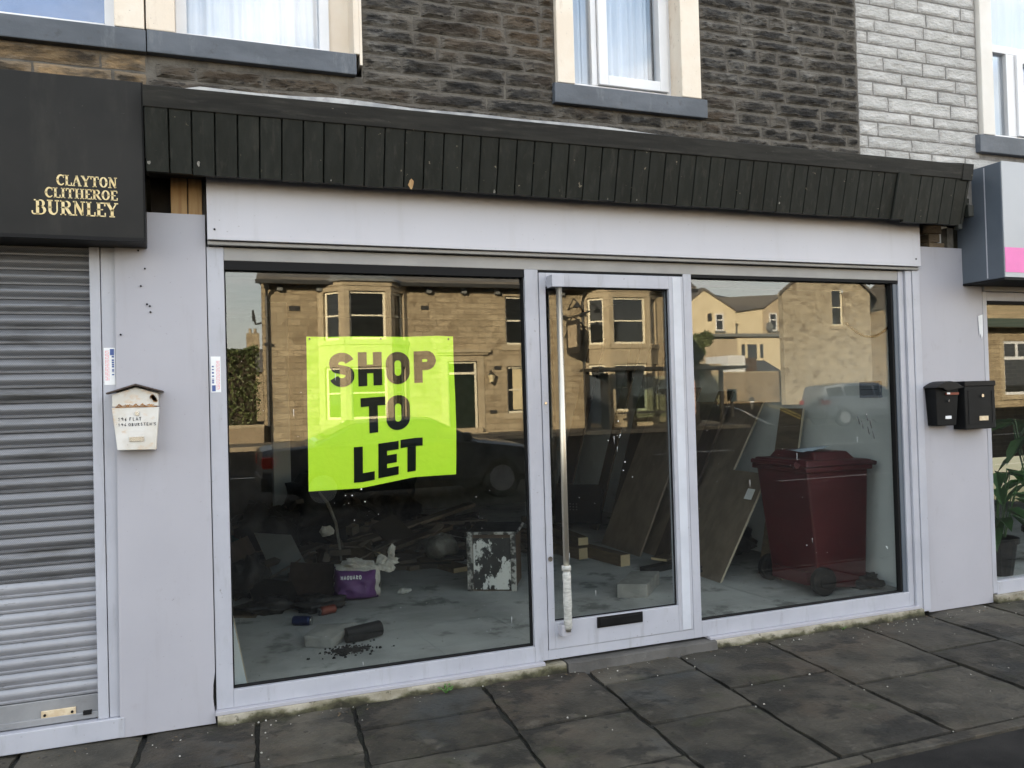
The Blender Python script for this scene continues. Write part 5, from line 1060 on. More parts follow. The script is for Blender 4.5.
b = MB(); b.prism([(YP + .38, EAVE - .02), (YP + .38, EAVE + .10), (YP - 4.6, 7.9), (YP - 9.3, EAVE + .1), (YP - 9.3, EAVE - .02)], 0, PX0 - .18, PX1 + .1); b.v = [Vector((p.x + (YP - p.y + .38) * .17, p.y, p.z)) for p in b.v]; rf = b.build('roof', 'slate', pub)
for x in (2.6, 9.5, 16.9): b = MB(); b.box(x - .5, x + .5, YP - 5.1, YP - 4.1, 7.0, 8.9); b.build('chimney', 'pub_stone', rf)
b = MB(); b.box(PX0 - .22, PX1 + .1, YP + .36, YP + .50, EAVE - .12, EAVE + .0); b.build('gutter', 'iron', pub)
b = MB()
for x in [2.45 + 1.22 * i for i in range(13)]:
    if not (3.7 < x < 6.5 or 13.2 < x < 16.1): b.box(x - .085, x + .085, YP, YP + .2, EAVE - .30, EAVE - .12)
build_each(b, 'corbel', 'lead', pub)
for x in (2.05, 13.05): b = MB(); b.tube([(x, YP + .4, EAVE - .1), (x, YP + .2, EAVE - .3), (x, YP + .08, EAVE - .5), (x, YP + .08, .2)], .05, 8); b.box(x - .09, x + .09, YP + .0, YP + .17, 3.35, 3.45); b.build('downpipe', 'iron', pub)
b = MB(); b.tube([(1.9, YP - .2, 4.1), (1.72, YP - .2, 4.05), (1.66, YP - .2, 4.4)], .04, 6); b.box(1.62, 1.68, YP - .25, YP - .15, 4.15, 4.5); b.build('flue', 'iron', pub)
for (a, c, d, e_) in ops[1:]:
    sash(pub, A, a, c, d, e_, .10, blind=(d < 2)); b = MB(A); b.box(a - .18, c + .18, -.05, .1, d - .2, d); b.build('window_sill', 'ashlar', pub); b = MB(A); b.box(a - .15, c + .15, -.012, .1, e_, e_ + .24); b.build('lintel', 'ashlar', pub)
b = MB(A); a, c = ops[0][:2]; b.box(a, a + .07, .08, .2, .5, 2.79); b.box(c - .07, c, .08, .2, .5, 2.79); b.box(a + .07, c - .07, .08, .2, 2.72, 2.79); b.box(a + .07, c - .07, .08, .2, 2.34, 2.42); df = b.build('door_frame', 'sash', pub)
b = MB(A); b.box(a + .07, c - .07, .14, .18, .5, 2.34); b.build('door_leaf', 'door_green', df); b = MB(A); b.box(a + .07, c - .07, .14, .15, 2.42, 2.72); b.build('fanlight', 'glass_far', df)
b = MB(A); b.box(a - .45, c + .4, -.20, .05, 3.08, 3.2); b.box(a - .38, c + .33, -.12, .05, 3.0, 3.08); b.box(a - .25, a, -.03, .1, .3, 3.0); b.box(c, c + .25, -.03, .1, .3, 3.0); b.box(a - .001, c + .001, -.025, .1, 2.79, 3.0); b.build('door_surround', 'ashlar', pub, bevel=.01)
b = MB(A); b.box(a - .2, c + .2, -.45, .3, .1, .34); b.box(a - .1, c + .1, -.2, .3, .34, .495); b.build('door_step', 'ashlar', pub)
b = MB()
for (x, z, s) in ((2.9, 4.55, .16), (7.2, 4.62, .13), (9.55, 1.02, .12), (9.75, 2.55, .12)): b.box(x - s, x + s, YP - .02, YP + .03, z - s * .5, z + s * .5)
build_each(b, 'air_vent', 'iron', pub)
def bay(xc, wc, proj, cant, wins, zt):
    """two storey canted bay: one carcass per face, windows per storey"""
    p = [(xc + wc / 2 + cant, YP), (xc + wc / 2, YP + proj), (xc - wc / 2, YP + proj), (xc - wc / 2 - cant, YP)]
    base = None
    for i in range(3):
        q0, q1 = Vector((*p[i], 0)), Vector((*p[i + 1], 0)); d = q1 - q0; L = d.length; Af = Matrix.Translation(q0) @ Matrix.Rotation(math.atan2(d.y, d.x), 4, 'Z')
        m = .17 if i == 1 else .22; oo = [(m, L - m, z0, z1) for z0, z1 in wins]
        b = MB(Af); wall_open(b, 0, L, -.1, zt, oo, 0, .22); bb_ = b.build('bay_wall', 'ashlar', pub)
        b = MB(Af)
        for z0, z1 in wins: b.box(.0, L, -.05, .04, z0 - .16, z0 - .01)
        b.box(0, L, -.04, .04, zt - .14, zt - .001); b.build('string_course', 'ashlar', bb_)
        for (a_, c_, d_, e_) in oo:
            sash(bb_, Af, a_, c_, d_, e_, .10, names=('sash_frame', 'pane'))
    b = MB(); o_ = .14; P = [(p[0][0] + o_, YP - .1), (p[1][0] + o_ * .7, YP + proj + o_), (p[2][0] - o_ * .7, YP + proj + o_), (p[3][0] - o_, YP - .1)]
    Q = [(p[0][0] - .4, YP - .1), (p[1][0] - .2, YP + proj - .5), (p[2][0] + .2, YP + proj - .5), (p[3][0] + .4, YP - .1)]
    b.hexa([(x, y, zt) for x, y in P], [(x, y, zt + .07) for x, y in P]); b.hexa([(x, y, zt + .07) for x, y in P], [(x, y, zt + .36) for x, y in Q]); b.build('bay_roof', 'lead', pub)
bay(5.12, 1.52, .75, .72, ((.95, 2.62), (3.5, 5.06)), 5.36)
bay(14.60, 1.66, .75, .74, ((.90, 2.60), (3.32, 5.0)), 5.34)
ln_ = thing('wall_lantern', 'small black iron wall lantern beside the pub door', 'lantern', (9.45, YP, 2.0)); b = MB(); b.tube([(9.45, YP, 2.42), (9.45, YP + .2, 2.46), (9.45, YP + .2, 2.38)], .018, 6); b.lathe((9.45, YP + .2, 2.36), [(.0, .04), (.14, -.04), (.14, -.06)], 6); b.lathe((9.45, YP + .2, 2.0), [(.02, 0), (.06, .05)], 6); b.build('lantern_bracket', 'iron', ln_); b = MB(); b.lathe((9.45, YP + .2, 2.05), [(.07, 0), (.125, .26)], 6); b.build('lantern_glass', 'blind', ln_)
hs = thing('hanging_sign', 'black iron pub sign hanging on a bracket from the pub wall', 'sign', (12.35, YP, 3.4)); b = MB(); b.tube([(12.35, YP, 4.28), (12.35, YP + 1.35, 4.28)], .03, 6); b.tube([(12.35, YP, 3.6), (12.35, YP + .6, 4.25)], .025, 6); b.tube([(12.35, YP + 1.3, 4.28), (12.72, YP + 1.3, 4.42)], .04, 6); b.tube([(12.35, YP + .3, 4.28), (12.0, YP + .3, 4.4)], .04, 6); b.tube([(12.35, YP + .8, 4.28), (12.7, YP + .8, 4.0)], .03, 6); b.tube([(12.5, YP, 4.6), (12.5, YP + .5, 4.95), (12.5, YP + .8, 4.8)], .025, 6); b.lathe((12.5, YP + .8, 4.6), [(.16, 0), (.1, .1), (.03, .2)], 10); b.build('bracket', 'iron', hs)
b = MB(); b.box(12.32, 12.38, YP + .2, YP + 1.25, 3.0, 4.15); b.build('sign_board', 'iron', hs); b = MB(); b.box(12.312, 12.388, YP + .36, YP + 1.08, 3.2, 4.0); b.build('sign_panel', 'render_beige', hs)
# hedge, garden wall, far roofs
def leaf_mass(mb, pts, n, s, rng, flat=.0):
    for k in range(n):
        p = pts(rng); a = Vector((rng.gauss(0, 1), rng.gauss(0, 1), rng.gauss(0, 1))).normalized(); c = a.cross(Vector((rng.gauss(0, 1), rng.gauss(0, 1), rng.gauss(0, 1)))).normalized(); q = s * rng.uniform(.6, 1.4)
        mb.add([p - a * q, p + c * q * .55, p + a * q, p - c * q * .55], [(0, 1, 2, 3)])
gw_ = MB(); gw_.box(-9, 1.86, YP + .05, YP + .40, -.1, .78); gwt = thing('garden_wall', 'low sandstone garden wall under the hedge beside the pub', 'wall', (-3, YP + .2, .2)); gw_.build('wall_courses', 'lane_stone', gwt); b = MB(); b.box(-9, 1.87, YP + .02, YP + .43, .78, .88); b.build('coping', 'ashlar', gwt)
hg = thing('hedge', 'tall clipped green hedge over the low garden wall', 'hedge', (-3.5, YP - .6, .2)); rng = random.Random(12); b = MB()
def hp(r):
    x = r.uniform(-9, 1.8); z = .55 + 2.8 * r.random() ** .8; top = 3.3 + .14 * noise.noise((x * 1.3, 0, 0)) + .1 * noise.noise((x * 5, 0, 0)); y = YP - .65 + r.choice((-1, 1, 1, 1)) * (.55 - .12 * abs(noise.noise((x * 2, z * 2, 1))) * 3 * r.random())
    if r.random() < .2: return Vector((x, YP - .65 + r.uniform(-.5, .5), top + r.uniform(-.15, .06)))
    return Vector((x, y, min(z, top)))
leaf_mass(b, hp, 16000, .055, rng); b.build('leaves', 'hedge', hg); b = MB(); b.box(-9, 1.7, YP - 1.0, YP - .3, .1, 3.1); b.build('branch_core', 'bark', hg)
def plain_house(label, x0, x1, y0, depth, ze, zr, mat, z0=.0, name='far_house', chim=()):
    o = thing(name, label, 'house', ((x0 + x1) / 2, y0, z0)); b = MB(); b.box(x0, x1, y0 - depth, y0, z0, ze); b.build('wall', mat, o)
    b = MB(); b.prism([(y0 + .3, ze - .05), (y0 - depth / 2, zr), (y0 - depth - .3, ze - .05)], 0, x0 - .1, x1 + .1); r = b.build('roof', 'slate', o)
    for c in chim: b = MB(); b.box(c - .5, c + .5, y0 - depth / 2 - .4, y0 - depth / 2 + .4, zr - .8, zr + 1.3); b.tube([(c - .2, y0 - depth / 2, zr + 1.3), (c - .2, y0 - depth / 2, zr + 1.7)], .12, 8); b.tube([(c + .2, y0 - depth / 2, zr + 1.3), (c + .2, y0 - depth / 2, zr + 1.7)], .12, 8); b.build('chimney', 'pub_stone', r)
    return o
plain_house('distant stone house roof with two chimneys over the hedge', -3, 8, -62, 9, 4.0, 6.0, 'pub_stone', chim=(1.6, 4.2))
plain_house('distant stone house roof over the hedge, further from the pub', -16, -5, -66, 9, 4.2, 6.3, 'pub_stone', chim=(-12.5, -7.5))
# gable house up the side street
GX0, GX1, GY = 26.0, 31.3, -27.92
gh = thing('gable_house', 'pale stone gable end with one tall sash window, up the side street', 'house', (28.7, GY, .75))
A = face(GX1, GY); oo = [(GX1 - 29.62, GX1 - 28.93, 4.55, 6.35)]
b = MB(A); wall_open(b, 0, GX1 - GX0, .4, 6.15, [(oo[0][0], oo[0][1], 4.55, 6.15)], 0, .3); b.quad((0, 0, 6.15), (oo[0][0], 0, 6.15), (oo[0][0], 0, 6.15 + oo[0][0] * .72), ); b.quad((oo[0][0], 0, 6.35), (oo[0][1], 0, 6.35), (oo[0][1], 0, 6.15 + oo[0][1] * .72), (oo[0][0], 0, 6.15 + oo[0][0] * .72)); L = GX1 - GX0
b.quad((oo[0][1], 0, 6.15), (L, 0, 6.15), (L / 2, 0, 6.15 + L / 2 * .72), (oo[0][1], 0, 6.15 + oo[0][1] * .72)); b.build('gable_wall', 'gable_stone', gh)
SK = 1.05; b = MB(); D = 9.; b.hexa([(GX0, GY - .31, .4), (GX1, GY - .31, .4), (GX1 + SK * D, GY - D, .4), (GX0 + SK * D, GY - D, .4)], [(GX0, GY - .31, 6.1), (GX1, GY - .31, 6.1), (GX1 + SK * D, GY - D, 6.1), (GX0 + SK * D, GY - D, 6.1)]); b.build('side_wall', 'gable_stone', gh)
b = MB(); h = L / 2 * .72; b.prism([(GX0 - .25, 6.0), (GX0 - .25, 6.15), ((GX0 + GX1) / 2, 6.35 + h), (GX1 + .25, 6.15), (GX1 + .25, 6.0), ((GX0 + GX1) / 2, 6.16 + h)], 1, 0, 1); b.v = [Vector((p.x + (SK * (D + .2) if p.y < .5 else 0), GY - D - .2 if p.y < .5 else GY + .12, p.z)) for p in b.v]; b.build('roof', 'slate', gh)
sash(gh, A, oo[0][0], oo[0][1], 4.55, 6.35, .08); b = MB(A); b.box(oo[0][0] - .12, oo[0][1] + .12, -.05, .1, 4.38, 4.55); b.build('window_sill', 'ashlar', gh)
# cream houses behind the side street
def gable_poly(o, poly, y0, y1, mat, name='wall'): b = MB(); b.prism(poly, 1, y1, y0); return b.build(name, mat, o)
HY = -51.0; F = 55.25 / 42.25
def at(x, y, Y=HY):                             # picture ray -> point on the plane at that depth (mirrored)
    d = r_ * ((x - 512) / 830) + u_ * (-(y - 384) / 830) + f_; t = (.08 - Y + 4.25) / d.y; return (d.x * t, 1.52 + d.z * t)
h1 = thing('cream_house', 'cream rendered gable house with a small window, up the side street', 'house', (37, HY, .7))
pl_ = [at(686, 286), at(703, 290), at(735, 311), at(738, 345), at(686, 347)]; pl_[0] = (pl_[1][0] - 3.2, pl_[1][1] - 2.2); pl_[-1] = (pl_[0][0], .6); pl_[-2] = (pl_[2][0], .6)
gable_poly(h1, pl_, HY, HY - 9, 'render_cream'); b = MB(); R_ = [pl_[1], pl_[2], (pl_[2][0], pl_[2][1] + .16), (pl_[1][0], pl_[1][1] + .2)]; b.prism(R_, 1, HY - 9.3, HY + .15); b.prism([pl_[0], pl_[1], (pl_[1][0], pl_[1][1] + .2), (pl_[0][0], pl_[0][1] + .16)], 1, HY - 9.3, HY + .15); b.build('roof', 'slate', h1)
def far_window(o, x0, y0, x1, y1, Y, sill=True):
    a, c = at(x0, y0, Y), at(x1, y1, Y); b = MB(); frame_rect(b, a[0], c[0], c[1], a[1], .10, Y - .02, Y + .05); zc = (a[1] * .62 + c[1] * .38); b.box(a[0] + .12, c[0] - .12, Y - .02, Y + .05, zc - .05, zc + .05); f = b.build('window', 'upvc', o)
    p = MB(); p.box(a[0] + .12, c[0] - .12, Y - .01, Y + .02, c[1] + .12, a[1] - .12); p.build('pane', 'glass_far', f)
    if sill: s = MB(); s.box(a[0] - .12, c[0] + .12, Y - .02, Y + .14, c[1] - .14, c[1]); s.build('sill', 'lead', f)
far_window(h1, 715, 313.5, 723.5, 331, HY); p = at(709, 316); b = MB(); b.box(p[0] - .15, p[0] + .15, HY, HY + .12, p[1] - .4, p[1] + .2); b.build('alarm_box', 'iron', h1)
h2 = thing('cream_house', 'cream rendered house with a slate roof and beige gable with a satellite dish', 'house', (42, HY - 2, .7)); Y2 = HY - 3
q0, q1, q2, q3, q4 = at(735, 312, Y2), at(762, 308, Y2), at(779, 296, Y2), at(790, 302, Y2), at(790, 345, Y2)
gable_poly(h2, [(q0[0] - 1.5, q0[1] - .2), q1, (q1[0], .6), (q0[0] - 1.5, .6)], Y2, Y2 - 8, 'render_cream'); gable_poly(h2, [q1, q2, q3, (q3[0] + 3, q3[1] - 1.5), (q3[0] + 3, .6), (q1[0], .6)], Y2 + .05, Y2 - 8, 'render_beige', 'beige_gable')
r1, r2, r3 = at(738, 304, Y2), at(779, 294, Y2), at(762, 305, Y2); b = MB(); b.add([(q0[0] - 1.6, Y2 + .3, q0[1] - .2), (q1[0], Y2 + .3, q1[1]), (q2[0], Y2 + .3, q2[1] + .1), (q2[0], Y2 - 4.5, q2[1] + .5), (q0[0] - 1.6, Y2 - 4.5, q2[1] + .2), (q0[0] - 1.6, Y2 - 8, q0[1]), (q2[0], Y2 - 8, q1[1])], [(0, 1, 2, 3, 4), (3, 4, 5, 6)]); b.build('roof', 'slate', h2)
far_window(h2, 769, 313, 777, 331, Y2 + .06); p = at(766, 327, Y2); b = MB(); b.tube([(p[0], Y2 + .4, p[1]), (p[0], Y2 + .46, p[1])], [.32, .38], 16); b.build('satellite_dish', 'lead', h2)
h3 = thing('slate_roofed_house', 'stone house with a hipped slate roof, behind the two cream houses', 'house', (40, -66, .7)); Y3 = -66; z0, z1, z2 = at(707, 302, Y3), at(717, 292.5, Y3), at(753, 303, Y3); zt = at(742, 292.5, Y3); b = MB(); b.box(z0[0], z2[0], Y3 - 9, Y3, .6, z0[1]); b.build('wall', 'pub_stone', h3); b = MB(); b.add([(z0[0] - .3, Y3 + .3, z0[1]), (z2[0] + .3, Y3 + .3, z0[1]), (zt[0], Y3 - 4.5, z1[1] + .4), (z1[0], Y3 - 4.5, z1[1] + .4), (z0[0] - .3, Y3 - 9, z0[1]), (z2[0] + .3, Y3 - 9, z0[1])], [(0, 1, 2, 3), (0, 3, 4), (1, 2, 5), (3, 2, 5, 4)]); b.build('roof', 'slate_dark', h3)
ex = thing('flat_roofed_extension', 'low white extension with a flat roof and glazed doors, below the cream houses', 'house', (40, HY + 6, .7)); YE = HY + 6
e0, e1, e2 = at(704, 342, YE), at(737, 341, YE), at(788, 338, YE); zf = at(740, 337, YE)[1]
b = MB(); b.box(e1[0], e2[0], YE - 5, YE, .6, zf); b.build('white_wall', 'render_cream', ex); b = MB(); b.box(e0[0], e1[0] - .01, YE - 5, YE + .04, .6, zf - .15); b.build('beige_wall', 'render_beige', ex); b = MB(); b.box(e0[0] - .2, e2[0], YE - 5, YE + .3, zf, zf + .22); b.build('flat_roof', 'lead', ex)
for (xa, xb_, yb) in ((741.5, 745.2, 357), (747.5, 757, 359), (760, 763.5, 358)):
    a, c = at(xa, 344.5, YE), at(xb_, yb, YE); b = MB(); b.box(a[0], c[0], YE - .02, YE + .015, c[1], a[1]); b.build('glazed_door', 'glass_far', ex)
YS2 = -41.; s0, s1 = at(754, 361, YS2), at(784, 374, YS2); sd_ = thing('garden_shed', 'dark roofed garden shed behind the lane wall', 'shed', ((s0[0] + s1[0]) / 2, YS2, .7)); b = MB(); b.box(s0[0], s1[0], YS2 - 3, YS2, .6, s1[1]); b.build('shed_wall', 'fence', sd_); b = MB(); b.add([(s0[0] - .1, YS2 + .2, s1[1] - .05), (s1[0], YS2 + .2, s1[1] - .05), (s1[0], YS2 - 2, s0[1] + .05), (s0[0] + .7, YS2 - 2, s0[1]), (s0[0] - .1, YS2 + .2, s1[1] + .02), (s1[0], YS2 + .2, s1[1] + .02), (s1[0], YS2 - 2, s0[1] + .12), (s0[0] + .7, YS2 - 2, s0[1] + .08)], [(0, 1, 2, 3), (4, 5, 6, 7), (0, 1, 5, 4), (1, 2, 6, 5), (2, 3, 7, 6), (3, 0, 4, 7)]); b.build('shed_roof', 'slate_dark', sd_)
f0, f1 = at(744, 358, YS2 + .6), at(757, 372, YS2 + .6); b = MB()
for i in range(12): x = f0[0] + (f1[0] - f0[0]) * i / 12; b.box(x, x + (f1[0] - f0[0]) / 12 - .015, YS2 + .55, YS2 + .6, .6, f0[1])
tag(b.build('board_fence', 'fence'), 'brown board fence panel beside the garden shed', 'fence')
v0, v1 = at(728, 355.5, YS2 + 1), at(746, 370, YS2 + 1); vn = thing('white_trailer', 'white box trailer parked behind the lane wall', 'trailer', ((v0[0] + v1[0]) / 2, YS2 + 1, .7)); b = MB(); b.box(v0[0], v1[0], YS2 - 1.5, YS2 + 1, 1.0, v0[1]); b.build('trailer_box', 'upvc', vn, bevel=.06)
b = MB()
for x in (v0[0] + .5, v1[0] - .5): b.tube([(x, YS2 + 1.02, 1.0), (x, YS2 + .8, 1.0)], .3, 14)
build_each(b, 'wheel', 'rubber', vn)
YW = -36.; w0, w1 = at(718, 374, YW), at(786, 374, YW); lw = thing('lane_wall', 'long stone wall along the side street below the cream houses', 'wall', (35, YW, .7)); b = MB(); b.box(w0[0], w1[0] + 3, YW - .4, YW, .5, w0[1]); b.build('wall_courses', 'lane_stone', lw); b = MB(); b.box(w0[0], w1[0] + 3, YW - .45, YW + .05, w0[1], w0[1] + .1); b.build('coping', 'ashlar', lw)
l0, l1 = at(686, 364, YW + .5), at(724, 372, YW + .5); b = MB(); b.box(l0[0] - 4, w0[0] - .05, YW - .1, YW + .4, .5, l0[1]); tag(b.build('forecourt_wall', 'ashlar'), 'smooth sandstone wall behind the bus shelter', 'wall')
def tree(x, y, z, h, rw, label, seed, n=5200):
    r = random.Random(seed); o = thing('tree', label, 'tree', (x, y, z)); b = MB(); b.tube([(x, y, z - .1), (x + .05, y, z + h * .3), (x - .05, y, z + h * .7)], [.16, .11, .04], 8)
    for k in range(7): a = r.uniform(0, 6.3); b.tube([(x, y, z + h * (.25 + .06 * k)), (x + math.cos(a) * rw * .7, y + math.sin(a) * rw * .7, z + h * (.4 + .07 * k))], [.06, .02], 6)
    b.build('trunk', 'bark', o); m = MB(); blobs = [(Vector((x + r.gauss(0, rw * .45), y + r.gauss(0, rw * .45), z + h * r.uniform(.28, .9))), rw * r.uniform(.45, .7)) for _ in range(18)]
    def pt(q): c, s = q.choice(blobs); d = Vector((q.gauss(0, 1), q.gauss(0, 1), q.gauss(0, 1))).normalized(); return c + d * s * q.uniform(.6, 1.05)
    leaf_mass(m, pt, n, .085, r); m.build('crown', 'hedge', o)
t0 = at(697, 400, -33.5); tree(t0[0] - .3, -33.5, .7, 4.4, .75, 'bushy dark green tree between the pub and the side street', 4, 8000)
# bus shelter, ad panel, street box, bollard
SY = -20.9; bs = thing('bus_shelter', 'glazed bus shelter with a flat dark roof on the far footway', 'bus shelter', (15.2, SY, .3)); bz = .32
b = MB(); b.box(12.3, 18.2, SY - .75, SY + .75, 2.30, 2.40); b.build('shelter_roof', 'iron', bs)
for x in (12.5, 14.15, 16.9, 17.95):
    b = MB(); b.box(x - .06, x + .06, SY - .66, SY - .54, bz, 2.3); b.build('post', 'iron', bs)
b = MB(); b.box(13.0, 13.28, SY - .62, SY - .55, bz, 2.25); b.build('end_panel', 'iron', bs); b = MB(); b.box(12.55, 12.99, SY - .62, SY - .58, bz + .2, 2.2); b.build('timetable_panel', 'sign_grey', bs)
b = MB(); b.box(14.25, 16.8, SY - .61, SY - .60, bz + .35, 2.1); b.box(17.0, 17.9, SY - .61, SY - .60, bz + .35, 2.1); b.build('shelter_glass', 'glass_shelter', bs)
b = MB(); b.box(16.35, 16.75, SY - .55, SY - .45, bz + .4, 2.0); b.build('advert', 'poster', bs); b = MB(); b.box(13.6, 16.5, SY - .5, SY - .2, bz + .5, bz + .56); b.box(13.9, 13.96, SY - .4, SY - .3, bz, bz + .5); b.box(16.1, 16.16, SY - .4, SY - .3, bz, bz + .5); b.build('bench', 'iron', bs)
c0, c1 = at(731, 389, -24.), at(737, 401, -24.); cb_ = thing('street_cabinet', 'green street cabinet on a post near the bus shelter', 'cabinet', (c0[0], -24, .35)); b = MB(); b.box(c0[0], c1[0], -24.3, -24, c1[1], c0[1]); b.build('cabinet_box', 'cabinet_green', cb_, bevel=.02); b = MB(); b.box((c0[0] + c1[0]) / 2 - .05, (c0[0] + c1[0]) / 2 + .05, -24.2, -24.1, .2, c1[1]); b.build('post', 'iron', cb_)
p0 = at(752, 404, -26.); bl = thing('bollard', 'black bollard at the corner of the side street', 'bollard', (p0[0], -26, .5)); b = MB(); b.lathe((p0[0], -26, .3), [(.0, 0), (.10, 0), (.09, .75), (.115, .78), (.115, .84), (.07, .92), (0, .93)], 12); b.build('bollard_post', 'iron', bl); b = MB(); b.tube([(p0[0], -26, .98), (p0[0], -26, 1.04)], .098, 12, False); b.build('white_band', 'upvc', bl)
for i, x in enumerate((26.2, 28.4, 30.6)):
    o = thing('guard_rail', ('pedestrian guard rail panel nearest the lane wall', 'pedestrian guard rail panel in front of the gable end', 'pedestrian guard rail panel furthest from the lane wall')[i], 'railing', (x, -26.6, .6)); b = MB(); b.tube([(x, -26.6, 1.5), (x + 2.1, -26.6, 1.5)], .03, 6); b.tube([(x, -26.6, .95), (x + 2.1, -26.6, .95)], .025, 6); build_each(b, 'rail', 'iron', o); b = MB(); b.tube([(x, -26.6, .5), (x, -26.6, 1.5)], .03, 6); b.tube([(x + 2.1, -26.6, .5), (x + 2.1, -26.6, 1.5)], .03, 6); build_each(b, 'upright', 'iron', o)

# ------------------------------------------------------------------ cars
def car(name, label, loc, rz, paint, stations, gh0, axles, lights=True):
    """stations: x, half width, sill z, belt z, roof (or deck) half width, roof z; gh0 = (cowl, roof start, roof end, deck) indices"""
    o = thing(name, label, 'car', loc, rz); A = RM[o]; b = MB(A); n = 12; vv = []
    for (x, w_, zb, zl, wr, zr) in stations: vv += [(x, 0, zb), (x, w_ * .86, zb), (x, w_ * .985, zb + .12), (x, w_, (zb + zl) / 2), (x, w_ * .965, zl), (x, wr, zr), (x, 0, zr + .03), (x, -wr, zr), (x, -w_ * .965, zl), (x, -w_, (zb + zl) / 2), (x, -w_ * .985, zb + .12), (x, -w_ * .86, zb)]
    ff = [(i * n + j, i * n + n + j, i * n + n + (j + 1) % n, i * n + (j + 1) % n) for i in range(len(stations) - 1) for j in range(n)] + [tuple(range(n)), tuple(range((len(stations) - 1) * n, len(stations) * n))]
    b.add(vv, ff); b.build('body', paint, o, bevel=.012, smooth=False)
    g = MB(A); c0, c1, c2, c3 = gh0; S = stations
    def mixp(p, q, t): return tuple(a + (b_ - a) * t for a, b_ in zip(p, q))
    for sg in (1, -1):
        for i in range(c0, c3):
            a0, a1 = S[i], S[i + 1]
            lo0, lo1 = Vector((a0[0], sg * a0[1] * .965, a0[3])), Vector((a1[0], sg * a1[1] * .965, a1[3])); h0, h1_ = Vector((a0[0], sg * a0[4], a0[5])), Vector((a1[0], sg * a1[4], a1[5])); off = Vector((0, sg * .008, .004))
            if (h0 - lo0).length < .15 and (h1_ - lo1).length < .15: continue
            q = [lo0.lerp(h0, .14), lo1.lerp(h1_, .14), lo1.lerp(h1_, .86), lo0.lerp(h0, .86)]; cx_ = sum((p for p in q), Vector()) / 4; q = [cx_ + (p - cx_) * .90 + off for p in q]; g.quad(*q)
    g.build('side_glass', 'glass_far', o); g = MB(A)
    for i, j in ((c0, c1), (c2, c3)):
        a0, a1 = S[i], S[j]; up = Vector((.006 if i == c0 else -.006, 0, .012)); p = [Vector((a0[0], a0[4] * (.9 if i == c0 else .92), a0[5] + .01)), Vector((a1[0], a1[4] * .92, a1[5] + .01)), Vector((a1[0], -a1[4] * .92, a1[5] + .01)), Vector((a0[0], -a0[4] * .92, a0[5] + .01))]
        mid = [Vector((a0[0], 0, a0[5] + .04)), Vector((a1[0], 0, a1[5] + .04))]; c = sum(p, Vector()) / 4
        p = [c + (q - c) * .93 + up for q in p]; mid = [c + (q - c) * .93 + up for q in mid]; g.quad(p[0], p[1], mid[1], mid[0]); g.quad(mid[0], mid[1], p[2], p[3])
    g.build('windscreen', 'glass_far', o)
    for ax in axles:
        for sg in (1, -1):
            w_ = .84; t = MB(A); t.tube([(ax, sg * (w_ - .18), .31), (ax, sg * (w_ - .01), .31), (ax, sg * (w_ + .02), .31)], [.31, .31, .28], 24); wh = t.build('wheel', 'rubber', o)
            t = MB(A); t.tube([(ax, sg * (w_ + .015), .31), (ax, sg * (w_ + .028), .31)], .20, 20); t.build('rim', 'alloy', wh)
    x0, x1 = S[0][0], S[-1][0]
    for sg in (1, -1):
        t = MB(A); t.box(x1 - .10, x1 + .012, sg * .45, sg * .74, S[-1][3] - .17, S[-1][3] - .03); t.build('headlight', 'lamp_clear', o, bevel=.015)
        t = MB(A); t.box(x0 - .012, x0 + .22, sg * .52, sg * (S[1][1] * .99), S[0][3] - .17, S[0][3] - .01); t.build('tail_light', 'tail_red', o, bevel=.015)
        t = MB(A); t.box(S[c3][0] - .32, S[c3][0] - .18, sg * .84, sg * 1.0, S[c3][3] + .04, S[c3][3] + .17); t.build('door_mirror', paint, o, bevel=.03)
    t = MB(A); t.box(x1 - .06, x1 + .03, -.7, .7, .28, .46); t.box(x0 - .03, x0 + .06, -.7, .7, .30, .50); t.build('bumper', 'car_trim' if False else 'car_black', o, bevel=.02)
    return o
SALOON = [(-2.15, .66, .36, .80, .58, .86), (-2.0, .80, .26, .86, .68, .90), (-1.45, .86, .22, .90, .74, .93), (-.80, .87, .22, .92, .60, 1.22), (.10, .87, .22, .90, .60, 1.25), (.35, .87, .22, .90, .60, 1.23), (1.02, .86, .22, .86, .72, .90), (1.75, .82, .24, .76, .66, .80), (2.1, .66, .32, .62, .56, .68)]
car('saloon_car', 'slate blue saloon car parked in front of the shop, reflected behind the poster', (2.96, -8.5, gz(3, -8.5)), 0., 'car_paint', SALOON[:], (6, 5, 3, 2) if False else (2, 3, 5, 6), (-1.35, 1.35))
HATCH = [(-1.95, .68, .36, .92, .60, 1.0), (-1.85, .80, .26, .96, .60, 1.38), (-1.2, .85, .22, .96, .60, 1.46), (.0, .85, .22, .94, .60, 1.48), (.25, .85, .22, .93, .60, 1.46), (1.05, .84, .22, .88, .70, .94), (1.65, .80, .24, .78, .64, .84), (1.95, .66, .32, .66, .56, .70)]
car('hatchback_car', 'silver hatchback car at the mouth of the side street', (22.0, -18.9, gz(22, -18.9)), rad(8), 'car_silver', HATCH, (1, 2, 4, 5), (-1.25, 1.25))
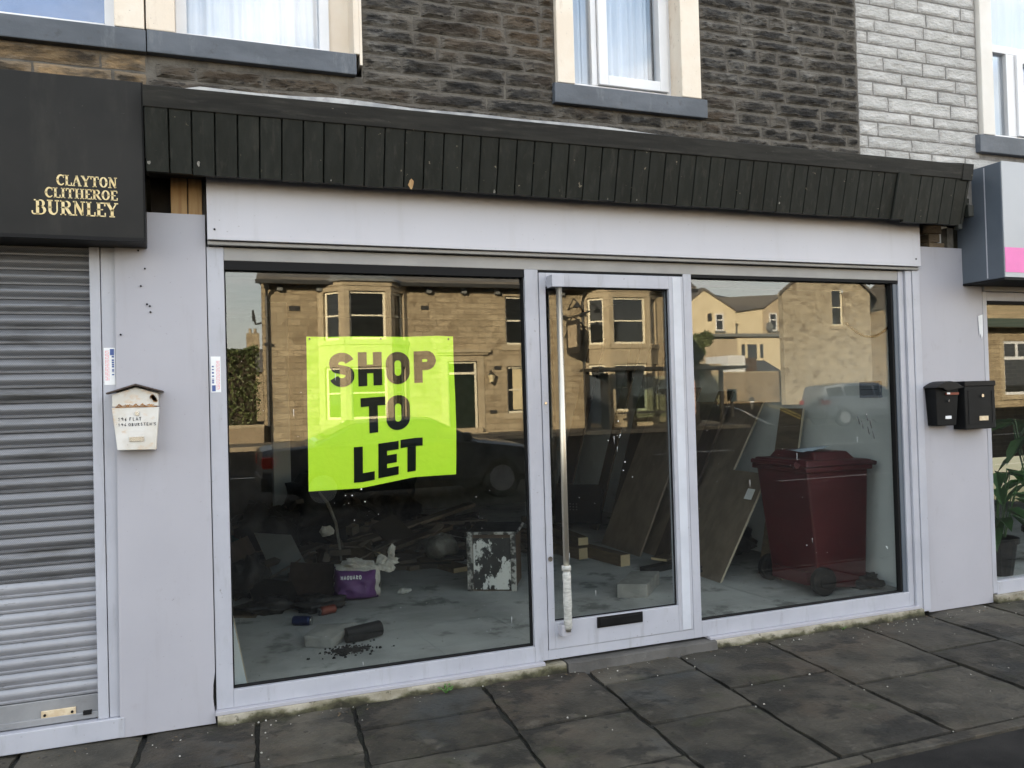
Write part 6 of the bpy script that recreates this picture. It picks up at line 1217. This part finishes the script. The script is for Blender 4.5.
# house reflected in the neighbour's window, further along
YH = -23.5; oh = thing('stone_house', 'stone house with a white cross window, reflected in the window under the pink band', 'house', (38, YH, .5))
a0, a1 = at(1003, 341, YH), at(1034, 394, YH); A = face(46., YH); ww = (46. - a1[0], 46. - a0[0], a1[1], a0[1])
b = MB(A); wall_open(b, 0, 12.6, .1, 5.6, [ww], 0, .3); b.build('front_wall', 'pub_stone', oh); b = MB(); b.box(33.4, 46, YH - 8, YH - .31, .1, 5.6); b.build('rear_wall', 'pub_stone', oh)
b = MB(); b.prism([(YH + .3, 5.55), (YH - 4, 8.), (YH - 8.3, 5.55)], 0, 33.2, 46.2); b.build('roof', 'slate', oh)
b = MB(A); frame_rect(b, *ww, .13, .06, .14); zt = ww[2] + (ww[3] - ww[2]) * .68; b.box(ww[0] + .13, ww[1] - .13, .06, .14, zt - .07, zt + .07); um = (ww[0] + ww[1]) / 2; b.box(um - .07, um + .07, .06, .14, zt + .07, ww[3] - .13); wf = b.build('window', 'upvc', oh)
b = MB(A); b.box(ww[0] + .13, ww[1] - .13, .10, .11, ww[2] + .13, ww[3] - .13); b.build('pane', 'glass_far', wf); b = MB(A); b.box(ww[0] - .25, ww[0], -.03, .1, ww[2] - .2, ww[3] + .2); b.box(ww[1], ww[1] + .25, -.03, .1, ww[2] - .2, ww[3] + .2); b.box(ww[0] - .3, ww[1] + .3, -.08, .1, ww[2] - .22, ww[2]); b.build('window_surround', 'ashlar', oh)
g0, g1 = at(978, 318, YH + .8), at(1060, 327, YH + .8); b = MB(); b.box(g0[0], g1[0], YH, YH + .8, g1[1], g0[1]); b.build('canopy', 'cabinet_green', oh)

# ------------------------------------------------------------------ groups of look-alikes
GROUPS = {'terraced_shop': 'shops of the terrace', 'curtain': 'net curtains upstairs', 'weed': 'weeds along the plinth', 'shop_sign': 'box signs over the shops', 'pot_plant': 'pot plants in the window', 'letter_box': 'letter boxes on the pilasters', 'sticker': 'white stickers on the shop fronts', 'leaning_board': 'boards leaning inside the shop', 'timber_beam': 'timber beams on the shop floor', 'floor_board': 'old boards heaped on the floor', 'rubbish_sack': 'black sacks and rags in the shop', 'tin_can': 'drinks cans on the floor', 'far_house': 'distant houses over the hedge', 'cream_house': 'cream houses up the side street', 'guard_rail': 'guard rail panels at the corner'}
for o in scene.objects:
    k_ = o.name.split('.')[0]
    if o.parent is None and 'label' in o and k_ in GROUPS and 'group' not in o: o['group'] = GROUPS[k_]
